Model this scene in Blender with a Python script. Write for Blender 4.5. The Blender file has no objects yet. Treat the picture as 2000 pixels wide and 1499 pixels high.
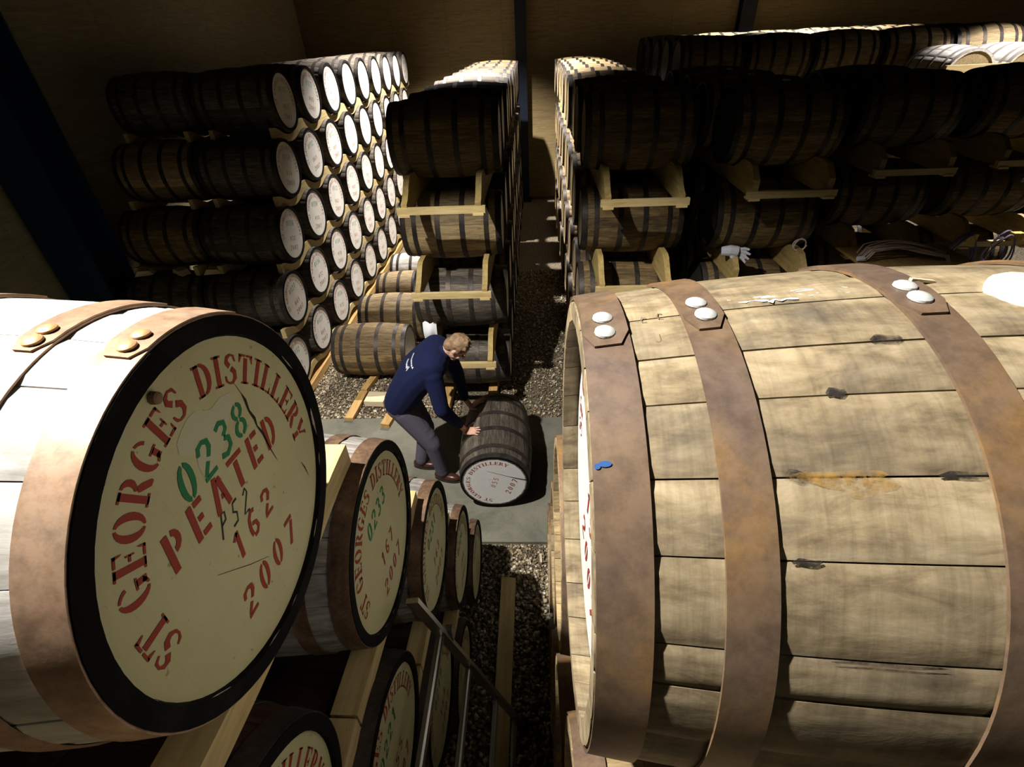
import bpy, bmesh, math, random
import numpy as np
from mathutils import Vector, Matrix

C = bpy.context.scene.collection
SC = bpy.context.scene
R = math.radians
rnd = random.Random(7)
H = 3.48                      # lens height above the floor

# ------------------------------------------------------------------ camera, world, lamps, exposure
F_PX, PITCH, YAW, ROLL = 966.658, 0.6141, -0.0659, -0.0497
fw = Vector((math.sin(YAW) * math.cos(PITCH), math.cos(YAW) * math.cos(PITCH), -math.sin(PITCH)))
rt0 = Vector((math.cos(YAW), -math.sin(YAW), 0))
up0 = rt0.cross(fw)
rt = math.cos(ROLL) * rt0 + math.sin(ROLL) * up0
up = -math.sin(ROLL) * rt0 + math.cos(ROLL) * up0
cam_d = bpy.data.cameras.new('camera')
cam_d.sensor_width = 36
cam_d.lens = F_PX / 2000 * 36
cam_d.clip_start = 0.02
cam = bpy.data.objects.new('camera', cam_d)
m = Matrix((rt, up, -fw)).transposed().to_4x4()
m.translation = Vector((0, 0, H))
cam.matrix_world = m
C.objects.link(cam)
SC.camera = cam

world = bpy.data.worlds.new('world')
SC.world = world
world.use_nodes = True
world.node_tree.nodes['Background'].inputs[0].default_value = (1.0, 0.85, 0.6, 1)
world.node_tree.nodes['Background'].inputs[1].default_value = 0.0015

def spot(name, loc, target, power, half, blend, size, col):
    l = bpy.data.lights.new(name, 'SPOT')
    l.energy = power; l.spot_size = R(half * 2); l.spot_blend = blend
    l.shadow_soft_size = size; l.color = col
    o = bpy.data.objects.new(name, l)
    o.location = loc
    o.rotation_euler = (Vector(target) - Vector(loc)).to_track_quat('-Z', 'Y').to_euler()
    C.objects.link(o)
    return o

spot('pendant_lamp_near', (-2.2, 0.85, H + 2.5), (-0.7, 0.45, H - 3.5), 3900, 49.5, 0.28, 0.06, (1.0, 0.95, 0.88))
spot('pendant_lamp_far', (-1.35, 9.7, H + 2.5), (-1.35, 9.7, 0), 8800, 50, 0.5, 0.06, (1.0, 0.93, 0.86))
spot('pendant_lamp_right', (4.6, 11.1, H + 2.5), (4.6, 11.1, 0), 4200, 37, 0.3, 0.06, (1.0, 0.95, 0.9))
spot('pendant_lamp_far_right', (7.0, 6.7, H + 2.5), (6.8, 6.9, 0), 5200, 37, 0.25, 0.06, (1.0, 0.93, 0.88))
spot('fill_lamp_behind', (1.3, -2.2, H + 2.6), (1.3, -1.4, 0), 45, 62, 0.35, 0.15, (1.0, 0.9, 0.72))  # unseen fill added to lift the dark fronts, not a fitting of the room

SC.view_settings.view_transform = 'Standard'
SC.view_settings.look = 'None'
SC.view_settings.gamma = 1
SC.view_settings.use_curve_mapping = False
SC.view_settings.exposure = -0.9

# ------------------------------------------------------------------ materials
def mat(name, base, rough=0.7, metal=0.0):
    m = bpy.data.materials.new(name)
    m.use_nodes = True
    b = m.node_tree.nodes['Principled BSDF']
    b.inputs['Base Color'].default_value = (*base, 1)
    b.inputs['Roughness'].default_value = rough
    b.inputs['Metallic'].default_value = metal
    b.inputs['Specular IOR Level'].default_value = 0.3
    return m

def nodes(m):
    nt = m.node_tree
    return nt, nt.nodes['Principled BSDF']

def N(nt, t, **kw):
    n = nt.nodes.new(t)
    for k, v in kw.items():
        if k.startswith('i_'):
            n.inputs[k[2:].replace('_', ' ')].default_value = v
        else:
            setattr(n, k, v)
    return n

def ramp(nt, fac, stops):
    r = nt.nodes.new('ShaderNodeValToRGB')
    el = r.color_ramp.elements
    while len(el) < len(stops):
        el.new(0.5)
    for e, (p, c) in zip(el, stops):
        e.position = p
        e.color = (*c, 1) if len(c) == 3 else c
    nt.links.new(fac, r.inputs[0])
    return r.outputs[0]

def mix(nt, fac, a, b, mode='MIX'):
    n = nt.nodes.new('ShaderNodeMix')
    n.data_type = 'RGBA'; n.blend_type = mode
    if isinstance(fac, float): n.inputs[0].default_value = fac
    else: nt.links.new(fac, n.inputs[0])
    for sock, v in ((n.inputs[6], a), (n.inputs[7], b)):
        if isinstance(v, tuple): sock.default_value = (*v, 1)
        else: nt.links.new(v, sock)
    return n.outputs[2]

def coords(nt, scale, kind='Object', offset=True):
    tc = nt.nodes.new('ShaderNodeTexCoord')
    mp = nt.nodes.new('ShaderNodeMapping')
    mp.inputs['Scale'].default_value = scale
    nt.links.new(tc.outputs[kind], mp.inputs[0])
    if offset:
        oi = nt.nodes.new('ShaderNodeObjectInfo')
        mul = nt.nodes.new('ShaderNodeMath'); mul.operation = 'MULTIPLY'
        mul.inputs[1].default_value = 37.0
        nt.links.new(oi.outputs['Random'], mul.inputs[0])
        cb = nt.nodes.new('ShaderNodeCombineXYZ')
        for i in range(3): nt.links.new(mul.outputs[0], cb.inputs[i])
        nt.links.new(cb.outputs[0], mp.inputs['Location'])
    return mp.outputs[0]

def noise(nt, vec, scale, detail=4, rough=0.6, dist=0.0):
    n = nt.nodes.new('ShaderNodeTexNoise')
    n.inputs['Scale'].default_value = scale
    n.inputs['Detail'].default_value = detail
    n.inputs['Roughness'].default_value = rough
    n.inputs['Distortion'].default_value = dist
    nt.links.new(vec, n.inputs[0])
    return n.outputs[0]

def bump(nt, bsdf, h, strength=0.3, dist=0.002):
    b = nt.nodes.new('ShaderNodeBump')
    b.inputs['Strength'].default_value = strength
    b.inputs['Distance'].default_value = dist
    nt.links.new(h, b.inputs['Height'])
    nt.links.new(b.outputs[0], bsdf.inputs['Normal'])

def wood(name, dark, mid, light, stain, stain_amt=0.5, rough=0.75, grain=(2.0, 26, 26), patch=3.0, per_obj=0.25, scuff=0.0):
    m = mat(name, mid, rough)
    nt, b = nodes(m)
    v = coords(nt, grain)
    g = noise(nt, v, 3.0, 6, 0.65, 0.4)
    col = ramp(nt, g, [(0.28, dark), (0.5, mid), (0.72, light)])
    v2 = coords(nt, (1.0, 2.2, 2.2))
    s = noise(nt, v2, patch, 5, 0.7, 0.6)
    sf = ramp(nt, s, [(0.5, (0, 0, 0)), (0.72, (stain_amt,) * 3)])
    col = mix(nt, sf, col, stain)
    oi = nt.nodes.new('ShaderNodeObjectInfo')
    tone = ramp(nt, oi.outputs['Random'], [(0.0, (1 - per_obj,) * 3), (1.0, (1 + per_obj * 0.4,) * 3)])
    col = mix(nt, 1.0, col, tone, 'MULTIPLY')
    if scuff:
        q = noise(nt, coords(nt, (34, 2.5, 2.5)), 2.2, 5, 0.7, 0.3)
        col = mix(nt, scuff, col, ramp(nt, q, [(0.34, (0.55, 0.53, 0.5)), (0.56, (1, 1, 1)), (0.75, (1.12, 1.1, 1.06))]), 'MULTIPLY')
        q2 = noise(nt, coords(nt, (5, 5, 5)), 3.0, 7, 0.75, 0.5)
        col = mix(nt, scuff, col, ramp(nt, q2, [(0.3, (0.5, 0.48, 0.46)), (0.52, (1, 1, 1))]), 'MULTIPLY')
    nt.links.new(col, b.inputs['Base Color'])
    bump(nt, b, g, 0.35, 0.0015)
    return m

def metal_rust(name, a, bcol, c, rough=0.6, metal=0.25, sc=4.0):
    m = mat(name, a, rough, metal)
    nt, b = nodes(m)
    v = coords(nt, (1, 1, 1))
    n1 = noise(nt, v, sc, 7, 0.65, 0.8)
    n2 = noise(nt, v, sc * 9, 5, 0.7, 0)
    col = ramp(nt, n1, [(0.32, a), (0.52, bcol), (0.7, c)])
    sp = ramp(nt, n2, [(0.35, (0.55,) * 3), (0.6, (1.0,) * 3)])
    col = mix(nt, 0.8, col, sp, 'MULTIPLY')
    nt.links.new(col, b.inputs['Base Color'])
    bump(nt, b, n2, 0.25, 0.0008)
    return m

def paint(name, col, dirt, rough=0.55, boards=True):
    m = mat(name, col, rough)
    nt, b = nodes(m)
    v = coords(nt, (1, 1, 1))
    n1 = noise(nt, v, 5, 6, 0.7)
    c = ramp(nt, n1, [(0.35, dirt), (0.62, col)])
    n2 = noise(nt, v, 60, 2, 0.5)
    sp = ramp(nt, n2, [(0.26, (0.45, 0.4, 0.3)), (0.31, (1, 1, 1))])
    c = mix(nt, 0.7, c, sp, 'MULTIPLY')
    if boards:
        tc = nt.nodes.new('ShaderNodeTexCoord')
        sx = nt.nodes.new('ShaderNodeSeparateXYZ')
        nt.links.new(tc.outputs['Object'], sx.inputs[0])
        ml = N(nt, 'ShaderNodeMath', operation='MULTIPLY'); ml.inputs[1].default_value = 9.3
        nt.links.new(sx.outputs[1], ml.inputs[0])
        fr = N(nt, 'ShaderNodeMath', operation='FRACT'); nt.links.new(ml.outputs[0], fr.inputs[0])
        ln = ramp(nt, fr.outputs[0], [(0.0, (0.72,) * 3), (0.012, (1,) * 3)])
        c = mix(nt, 0.45, c, ln, 'MULTIPLY')
    nt.links.new(c, b.inputs['Base Color'])
    return m

def stain(name, col, a):
    m = mat(name, col, 0.6)
    nt, b = nodes(m)
    n1 = noise(nt, coords(nt, (1, 1, 1)), 28, 5, 0.7)
    al = ramp(nt, n1, [(0.38, (0, 0, 0)), (0.6, (a,) * 3)])
    nt.links.new(al, b.inputs['Alpha'])
    return m

M = {}
M['stave_sand'] = wood('weathered_sandy_oak', (0.125, 0.09, 0.05), (0.30, 0.235, 0.138), (0.42, 0.345, 0.22), (0.09, 0.075, 0.058), 0.8, 0.7, (4.5, 13, 13), 4.2, 0.25, scuff=0.55)
M['stave_pale'] = wood('pale_weathered_oak', (0.30, 0.285, 0.26), (0.56, 0.54, 0.50), (0.70, 0.68, 0.64), (0.2, 0.19, 0.18), 0.6, 0.75, (1.6, 16, 16), 4, 0.2)
M['stave_dark'] = wood('dark_aged_oak', (0.03, 0.024, 0.018), (0.10, 0.082, 0.062), (0.20, 0.165, 0.125), (0.018, 0.015, 0.013), 0.85, 0.7, (2, 20, 20), 4, 0.5)
M['stave_brown'] = wood('brown_aged_oak', (0.055, 0.036, 0.015), (0.18, 0.12, 0.05), (0.29, 0.205, 0.10), (0.05, 0.035, 0.022), 0.75, 0.7, (2, 20, 20), 4, 0.45)
M['stave_tan'] = wood('tan_oak', (0.15, 0.10, 0.05), (0.34, 0.25, 0.125), (0.48, 0.37, 0.21), (0.09, 0.07, 0.045), 0.7, 0.7, (2, 20, 20), 4, 0.35)
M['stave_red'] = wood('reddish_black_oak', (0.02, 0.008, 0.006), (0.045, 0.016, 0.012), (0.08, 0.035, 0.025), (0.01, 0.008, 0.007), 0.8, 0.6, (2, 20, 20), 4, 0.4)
M['hoop_rust'] = metal_rust('rusty_brown_hoop', (0.135, 0.095, 0.075), (0.19, 0.125, 0.075), (0.30, 0.16, 0.05), 0.55, 0.2, 3.6)
M['hoop_copper'] = metal_rust('pale_rust_hoop', (0.30, 0.19, 0.12), (0.42, 0.27, 0.17), (0.45, 0.33, 0.24), 0.5, 0.25, 4)
M['hoop_mid'] = metal_rust('freckled_rust_hoop_painted_shade', (0.07, 0.042, 0.032), (0.18, 0.11, 0.065), (0.28, 0.18, 0.11), 0.5, 0.2, 9)  # rust freckles, with the whole tone darkened to stand in for shade
M['stave_pale_shade'] = wood('pale_weathered_oak_painted_shade', (0.09, 0.082, 0.075), (0.30, 0.28, 0.255), (0.46, 0.44, 0.41), (0.06, 0.055, 0.05), 0.8, 0.75, (1.6, 16, 16), 4, 0.3)  # darker copy of the pale oak, shade put into the colour
M['hoop_dark'] = metal_rust('dark_hoop', (0.02, 0.018, 0.017), (0.05, 0.042, 0.038), (0.09, 0.065, 0.045), 0.5, 0.4, 6)
M['rivet'] = mat('zinc_rivet', (0.62, 0.64, 0.62), 0.4, 0.3)
M['rivet_cu'] = mat('coppery_rivet', (0.6, 0.36, 0.17), 0.4, 0.4)
M['black'] = metal_rust('black_rim_paint', (0.002, 0.002, 0.002), (0.004, 0.0037, 0.0035), (0.012, 0.01, 0.008), 0.85, 0.0, 9)
M['black'].node_tree.nodes['Principled BSDF'].inputs['Specular IOR Level'].default_value = 0.12
M['cream'] = paint('cream_head_paint', (0.50, 0.475, 0.265), (0.45, 0.42, 0.225))
M['tan_head'] = wood('bare_oak_head', (0.16, 0.11, 0.06), (0.34, 0.26, 0.14), (0.46, 0.37, 0.22), (0.1, 0.08, 0.05), 0.5)
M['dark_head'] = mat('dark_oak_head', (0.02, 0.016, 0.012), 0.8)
M['hoop_pale'] = mat('dusty_hoop', (0.2, 0.18, 0.16), 0.7)
M['white'] = paint('white_head_paint', (0.83, 0.81, 0.76), (0.72, 0.68, 0.62), 0.5, False)
M['white2'] = paint('bright_white_head_paint', (0.64, 0.64, 0.63), (0.60, 0.59, 0.57), 0.5, False)
M['ink_red'] = mat('red_stencil_paint', (0.27, 0.032, 0.016), 0.7)
M['ink_green'] = mat('green_stencil_paint', (0.012, 0.17, 0.06), 0.7)
M['ink_black'] = mat('black_marker', (0.02, 0.02, 0.018), 0.7)
M['ink_pale'] = mat('faded_red_paint', (0.42, 0.2, 0.16), 0.8)
M['ink_pgreen'] = mat('faded_green_paint', (0.22, 0.4, 0.29), 0.8)
M['ink_brown'] = mat('brown_stencil_paint', (0.26, 0.12, 0.05), 0.8)
M['chalk'] = mat('white_chalk', (0.72, 0.74, 0.74), 0.9)
M['patch'] = mat('old_pale_patch', (0.49, 0.475, 0.31), 0.7)
M['crack'] = mat('dark_crack', (0.02, 0.014, 0.008), 0.9)
M['amber'] = stain('amber_resin_stain', (0.36, 0.2, 0.04), 0.75)
M['seep'] = stain('dark_seep_stain', (0.02, 0.016, 0.014), 0.95)
M['blue'] = mat('blue_paint_dab', (0.02, 0.08, 0.25), 0.5)
M['stamp'] = mat('faded_stamp_ink', (0.13, 0.1, 0.07), 0.8)
M['bung'] = mat('pale_bung', (0.80, 0.80, 0.70), 0.6)
M['cork'] = mat('brown_cork', (0.22, 0.13, 0.07), 0.8)
M['pine'] = wood('pale_pine', (0.42, 0.30, 0.12), (0.58, 0.45, 0.21), (0.66, 0.53, 0.28), (0.36, 0.24, 0.09), 0.4, 0.65, (1.2, 1.2, 14), 3, 0.15)
M['pine_y'] = wood('pine_along_y', (0.42, 0.30, 0.12), (0.58, 0.45, 0.21), (0.66, 0.53, 0.28), (0.36, 0.24, 0.09), 0.4, 0.65, (14, 0.8, 14), 3, 0.15)
M['orange_pine'] = wood('orange_pine', (0.34, 0.19, 0.06), (0.5, 0.31, 0.11), (0.6, 0.42, 0.19), (0.28, 0.15, 0.05), 0.4, 0.7, (12, 0.8, 12), 3, 0.15)
M['cradle_pine'] = wood('yellowed_cradle_pine', (0.26, 0.18, 0.06), (0.38, 0.28, 0.1), (0.46, 0.35, 0.15), (0.2, 0.13, 0.05), 0.5, 0.7, (12, 0.8, 12), 3, 0.2)
M['pale_offcut'] = wood('pale_offcut', (0.55, 0.44, 0.28), (0.68, 0.57, 0.38), (0.75, 0.66, 0.48), (0.45, 0.35, 0.2), 0.3, 0.8, (2, 14, 14), 3, 0.1)
M['steel'] = mat('dark_blue_steel_paint', (0.003, 0.006, 0.016), 0.5, 0.0)
M['steel_blue'] = mat('navy_steel_paint', (0.008, 0.02, 0.055), 0.4)
M['alu'] = mat('aluminium', (0.36, 0.35, 0.32), 0.36, 1.0)
M['cloth'] = mat('white_cloth', (0.75, 0.77, 0.82), 0.9)
M['glove'] = mat('grey_knit_glove', (0.42, 0.42, 0.46), 0.95)
M['cable'] = mat('purple_grey_cable', (0.2, 0.17, 0.28), 0.5)
M['twine'] = mat('pale_brown_cord', (0.55, 0.43, 0.36), 0.9)
M['tape'] = mat('yellow_block', (0.6, 0.42, 0.1), 0.7)

def floor_mats():
    m = mat('grey_concrete', (0.2, 0.2, 0.17), 0.85)
    nt, b = nodes(m)
    v = coords(nt, (1, 1, 1), 'Object', False)
    n1 = noise(nt, v, 1.6, 8, 0.7, 0.3)
    n2 = noise(nt, v, 40, 4, 0.7)
    c = ramp(nt, n1, [(0.3, (0.10, 0.10, 0.08)), (0.5, (0.175, 0.17, 0.132)), (0.7, (0.24, 0.23, 0.18))])
    c = mix(nt, 0.5, c, ramp(nt, n2, [(0.3, (0.75,) * 3), (0.6, (1.0,) * 3)]), 'MULTIPLY')
    nt.links.new(c, b.inputs['Base Color']); bump(nt, b, n2, 0.2, 0.002)
    M['concrete'] = m
    m = mat('earth_under_gravel', (0.10, 0.085, 0.06), 0.95)
    nt, b = nodes(m)
    v = coords(nt, (1, 1, 1), 'Object', False)
    n2 = noise(nt, v, 35, 5, 0.75)
    c = ramp(nt, n2, [(0.32, (0.03, 0.024, 0.017)), (0.5, (0.13, 0.105, 0.07)), (0.68, (0.36, 0.31, 0.23))])
    nt.links.new(c, b.inputs['Base Color']); bump(nt, b, n2, 0.6, 0.02)
    M['earth'] = m
    m = mat('mixed_gravel', (0.3, 0.26, 0.2), 0.85)
    nt, b = nodes(m)
    at = N(nt, 'ShaderNodeAttribute', attribute_name='tint')
    c = ramp(nt, at.outputs['Fac'], [(0.0, (0.085, 0.065, 0.045)), (0.4, (0.26, 0.2, 0.12)), (0.75, (0.44, 0.36, 0.24)), (1.0, (0.72, 0.66, 0.54))])
    nt.links.new(c, b.inputs['Base Color'])
    M['gravel'] = m
    for nm, dk, lt in (('ply_back', (0.15, 0.105, 0.045), (0.28, 0.21, 0.10)), ('ply_left', (0.24, 0.21, 0.125), (0.38, 0.33, 0.2))):
        m = mat(nm, dk, 0.8)
        nt, b = nodes(m)
        sc = (1.0, 1, 16) if nm == 'ply_back' else (1, 1.0, 12)
        v = coords(nt, sc, 'Object')
        n1 = noise(nt, v, 2.5, 7, 0.7, 1.2)
        c = ramp(nt, n1, [(0.3, dk), (0.62, lt)])
        nt.links.new(c, b.inputs['Base Color'])
        M[nm] = m
floor_mats()

# ------------------------------------------------------------------ mesh helpers
class MB:
    def __init__(s): s.v = []; s.f = []
    def add(s, V, Fc):
        o = len(s.v)
        s.v += [tuple(p) for p in V]
        s.f += [tuple(i + o for i in q) for q in Fc]
    def box(s, a, b, taper=None):
        (x0, y0, z0), (x1, y1, z1) = a, b
        V = [(x0, y0, z0), (x1, y0, z0), (x1, y1, z0), (x0, y1, z0), (x0, y0, z1), (x1, y0, z1), (x1, y1, z1), (x0, y1, z1)]
        s.add(V, [(3, 2, 1, 0), (4, 5, 6, 7), (0, 1, 5, 4), (1, 2, 6, 5), (2, 3, 7, 6), (3, 0, 4, 7)])
    def beam(s, p, q, w, h, upv=(0, 0, 1)):
        p, q = Vector(p), Vector(q); d = (q - p).normalized()
        sd = d.cross(Vector(upv)).normalized(); u = sd.cross(d)
        V = []
        for c in (p, q):
            for i, j in ((-1, -1), (1, -1), (1, 1), (-1, 1)):
                V.append(c + sd * (i * w / 2) + u * (j * h / 2))
        s.add(V, [(0, 1, 2, 3), (7, 6, 5, 4), (0, 4, 5, 1), (1, 5, 6, 2), (2, 6, 7, 3), (3, 7, 4, 0)])
    def lathe(s, prof, n=48, a0=0.0, a1=2 * math.pi, close=True):
        """prof = list of (x, r): rotated about local X"""
        full = abs(a1 - a0 - 2 * math.pi) < 1e-6
        k = n if full else n + 1
        V = []
        for x, r in prof:
            for i in range(k):
                a = a0 + (a1 - a0) * i / n
                V.append((x, r * math.cos(a), r * math.sin(a)))
        Fc = []
        for j in range(len(prof) - 1):
            for i in range(n):
                i2 = (i + 1) % k
                Fc.append((j * k + i, j * k + i2, (j + 1) * k + i2, (j + 1) * k + i))
        s.add(V, Fc)
    def disc(s, x, r, n=48, flip=False):
        V = [(x, r * math.cos(2 * math.pi * i / n), r * math.sin(2 * math.pi * i / n)) for i in range(n)]
        s.add(V, [tuple(range(n))] if not flip else [tuple(reversed(range(n)))])
    def tube(s, pts, r, n=6):
        pts = [Vector(p) for p in pts]
        rings = []
        u = None
        for i, p in enumerate(pts):
            t = (pts[min(i + 1, len(pts) - 1)] - pts[max(i - 1, 0)]).normalized()
            if u is None or abs(t.dot(u)) > 0.97:
                u = t.orthogonal().normalized()
            u = (u - t * u.dot(t)).normalized(); w = t.cross(u)
            rr = r[i] if isinstance(r, (list, tuple)) else r
            rings.append([p + (u * math.cos(2 * math.pi * k / n) + w * math.sin(2 * math.pi * k / n)) * rr for k in range(n)])
        V = [q for g in rings for q in g]
        Fc = []
        for i in range(len(rings) - 1):
            for k in range(n):
                Fc.append((i * n + k, i * n + (k + 1) % n, (i + 1) * n + (k + 1) % n, (i + 1) * n + k))
        Fc.append(tuple(reversed(range(n)))); Fc.append(tuple((len(rings) - 1) * n + k for k in range(n)))
        s.add(V, Fc)
    def mesh(s, name, m, smooth=False, angle=40):
        me = bpy.data.meshes.new(name)
        me.from_pydata(s.v, [], s.f)
        me.materials.append(m)
        if smooth:
            me.polygons.foreach_set('use_smooth', [True] * len(me.polygons))
            try: me.set_sharp_from_angle(angle=R(angle))
            except Exception: pass
        me.update()
        return me

def put(name, me, parent=None, loc=(0, 0, 0), rot=(0, 0, 0), scale=None, label=None, kind=None):
    o = bpy.data.objects.new(name, me)
    C.objects.link(o)
    o.location = loc; o.rotation_euler = rot
    if scale: o.scale = scale
    if parent: o.parent = parent
    if label: o['label'] = label
    if kind: o['kind'] = kind
    return o

def tag(o, label, cat, group=None):
    o['label'] = label; o['category'] = cat
    if group: o['group'] = group
    return o

def thing(name, label, cat, loc=(0, 0, 0), rot=(0, 0, 0), group=None, scale=None):
    o = put(name, None, None, loc, rot, scale)
    o.empty_display_size = 0.1
    return tag(o, label, cat, group)

def struct(name, me, **kw):
    return put(name, me, kind='structure', **kw)

# ------------------------------------------------------------------ stencil lettering
def st(pts, w):
    """stroke polygons along pts; w number or list"""
    out = []
    n = len(pts)
    L, Rr = [], []
    for i, (x, y) in enumerate(pts):
        a = pts[max(i - 1, 0)]; b = pts[min(i + 1, n - 1)]
        dx, dy = b[0] - a[0], b[1] - a[1]; l = math.hypot(dx, dy) or 1
        ww = (w[i] if isinstance(w, list) else w) / 2
        L.append((x - dy / l * ww, y + dx / l * ww)); Rr.append((x + dy / l * ww, y - dx / l * ww))
    for i in range(n - 1):
        out.append([L[i], Rr[i], Rr[i + 1], L[i + 1]])
    return out
def rc(x0, y0, x1, y1): return [[(x0, y0), (x1, y0), (x1, y1), (x0, y1)]]
def ar(cx, cy, rx, ry, a0, a1, tx, ty, n=6):
    out = []
    P = []
    for i in range(n + 1):
        a = R(a0 + (a1 - a0) * i / n)
        P.append(((cx + rx * math.cos(a), cy + ry * math.sin(a)), (cx + (rx - tx) * math.cos(a), cy + (ry - ty) * math.sin(a))))
    for i in range(n):
        out.append([P[i][0], P[i + 1][0], P[i + 1][1], P[i][1]])
    return out
def pg(*p): return [list(p)]
GL = {
 'I': (0.42, rc(.11, .0, .31, 1) + rc(0, 0, .42, .07) + rc(0, .93, .42, 1)),
 'L': (0.66, rc(.08, 0, .28, 1) + rc(0, .93, .36, 1) + rc(0, 0, .30, .07) + rc(.35, 0, .64, .08) + pg((.54, 0), (.64, 0), (.64, .3), (.58, .2))),
 'T': (0.76, rc(.28, 0, .48, .88) + rc(.18, 0, .58, .07) + rc(0, .92, .34, 1) + rc(.42, .92, .76, 1) + pg((0, 1), (0, .7), (.05, .72), (.13, .92)) + pg((.76, 1), (.63, .92), (.71, .72), (.76, .7))),
 'E': (0.66, rc(.08, 0, .28, 1) + rc(0, .93, .3, 1) + rc(0, 0, .3, .07) + rc(.34, .92, .64, 1) + rc(.34, .46, .52, .54) + rc(.34, 0, .64, .08) + pg((.55, 0), (.64, 0), (.64, .28), (.59, .2)) + pg((.55, 1), (.59, .8), (.64, .72), (.64, 1)) + rc(.48, .36, .53, .64)),
 'R': (0.74, rc(.08, 0, .28, 1) + rc(0, .93, .3, 1) + rc(0, 0, .36, .07) + ar(.34, .73, .3, .27, -85, 90, .19, .08) + st([(.4, .44), (.5, .3), (.62, .08), (.72, .03)], [.16, .2, .18, .07])),
 'P': (0.66, rc(.08, 0, .28, 1) + rc(0, .93, .3, 1) + rc(0, 0, .36, .07) + ar(.34, .7, .32, .30, -90, 90, .2, .09)),
 'D': (0.76, rc(.08, 0, .28, 1) + rc(0, .93, .3, 1) + rc(0, 0, .3, .07) + ar(.34, .5, .4, .5, -90, 90, .21, .09, 9)),
 'O': (0.76, ar(.38, .5, .38, .5, 97, 263, .21, .07, 9) + ar(.38, .5, .38, .5, -83, 83, .21, .07, 9)),
 'G': (0.78, ar(.38, .5, .38, .5, 97, 263, .21, .07, 9) + ar(.38, .5, .38, .5, -83, -40, .18, .07, 4) + ar(.38, .5, .38, .5, 30, 83, .12, .07, 5) + rc(.5, .06, .68, .4) + rc(.42, .36, .76, .43)),
 'S': (0.62, st([(.56, .74), (.5, .92), (.33, .97), (.16, .88), (.12, .73), (.26, .59)], [.07, .1, .07, .14, .18, .2]) + st([(.36, .51), (.52, .39), (.54, .2), (.4, .05), (.22, .04), (.1, .12), (.05, .28)], [.2, .2, .17, .09, .07, .1, .07])),
 'A': (0.76, st([(.1, .03), (.36, .98)], .09) + st([(.42, .98), (.66, .03)], .2) + rc(.24, .29, .52, .36) + rc(0, 0, .22, .06) + rc(.5, 0, .8, .06)),
 'Y': (0.76, st([(.1, .98), (.34, .5)], .2) + st([(.66, .98), (.44, .5)], .09) + rc(.28, 0, .48, .42) + rc(.2, 0, .56, .07) + rc(0, .94, .24, 1) + rc(.56, .94, .76, 1)),
 '0': (0.56, ar(.27, .5, .27, .5, 100, 260, .17, .1, 7) + ar(.27, .5, .27, .5, -80, 80, .17, .1, 7)),
 '1': (0.40, st([(.06, .78), (.26, .98)], .13) + st([(.26, 1), (.26, 0)], .17)),
 '2': (0.56, st([(.06, .72), (.1, .9), (.27, .96), (.44, .88), (.47, .7), (.36, .5)], [.13, .15, .12, .15, .16, .14]) + st([(.3, .42), (.1, .13)], .14) + rc(.04, 0, .53, .12)),
 '3': (0.56, st([(.06, .86), (.24, .95), (.43, .86), (.44, .68), (.28, .56)], .14) + st([(.28, .5), (.46, .4), (.47, .18), (.28, .05), (.05, .13)], .14)),
 '5': (0.56, rc(.16, .86, .5, .98) + st([(.12, .98), (.1, .58)], .12) + st([(.12, .56), (.3, .6), (.46, .46), (.46, .2), (.28, .05), (.05, .12)], .14)),
 '6': (0.56, st([(.46, .9), (.28, .95), (.12, .76), (.08, .4), (.13, .14)], .15) + st([(.2, .06), (.36, .06), (.48, .22), (.42, .44), (.22, .52)], .14)),
 '7': (0.54, rc(.02, .86, .52, 1) + st([(.46, .8), (.22, 0)], .16)),
 '8': (0.56, ar(.27, .74, .24, .24, 100, 260, .13, .1, 5) + ar(.27, .74, .24, .24, -80, 80, .13, .1, 5) + ar(.27, .26, .27, .26, 100, 260, .14, .1, 5) + ar(.27, .26, .27, .26, -80, 80, .14, .1, 5)),
 '9': (0.56, st([(.1, .1), (.28, .05), (.44, .24), (.48, .6), (.43, .86)], .15) + st([(.36, .94), (.2, .94), (.08, .78), (.14, .56), (.34, .48)], .14)),
 '4': (0.56, st([(.36, 1), (.36, 0)], .15) + st([(.28, .95), (.06, .36)], .1) + rc(.04, .28, .52, .38)),
 'p': (0.5, st([(.1, 0), (.14, .95), (.4, .9), (.45, .6), (.12, .5)], .09)),
 's': (0.5, st([(.45, .95), (.12, .9), (.1, .58), (.4, .45), (.42, .12), (.05, .05)], .09)),
 'z': (0.5, st([(.05, .8), (.25, 1), (.42, .8), (.06, .05), (.5, .08)], .09)),
 'c': (0.5, st([(.45, .9), (.2, 1), (.04, .6), (.1, .1), (.42, .08)], .1)),
 'j': (0.5, st([(.4, 1), (.4, .2), (.2, .02), (.05, .2)], .1)),
}

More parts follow.
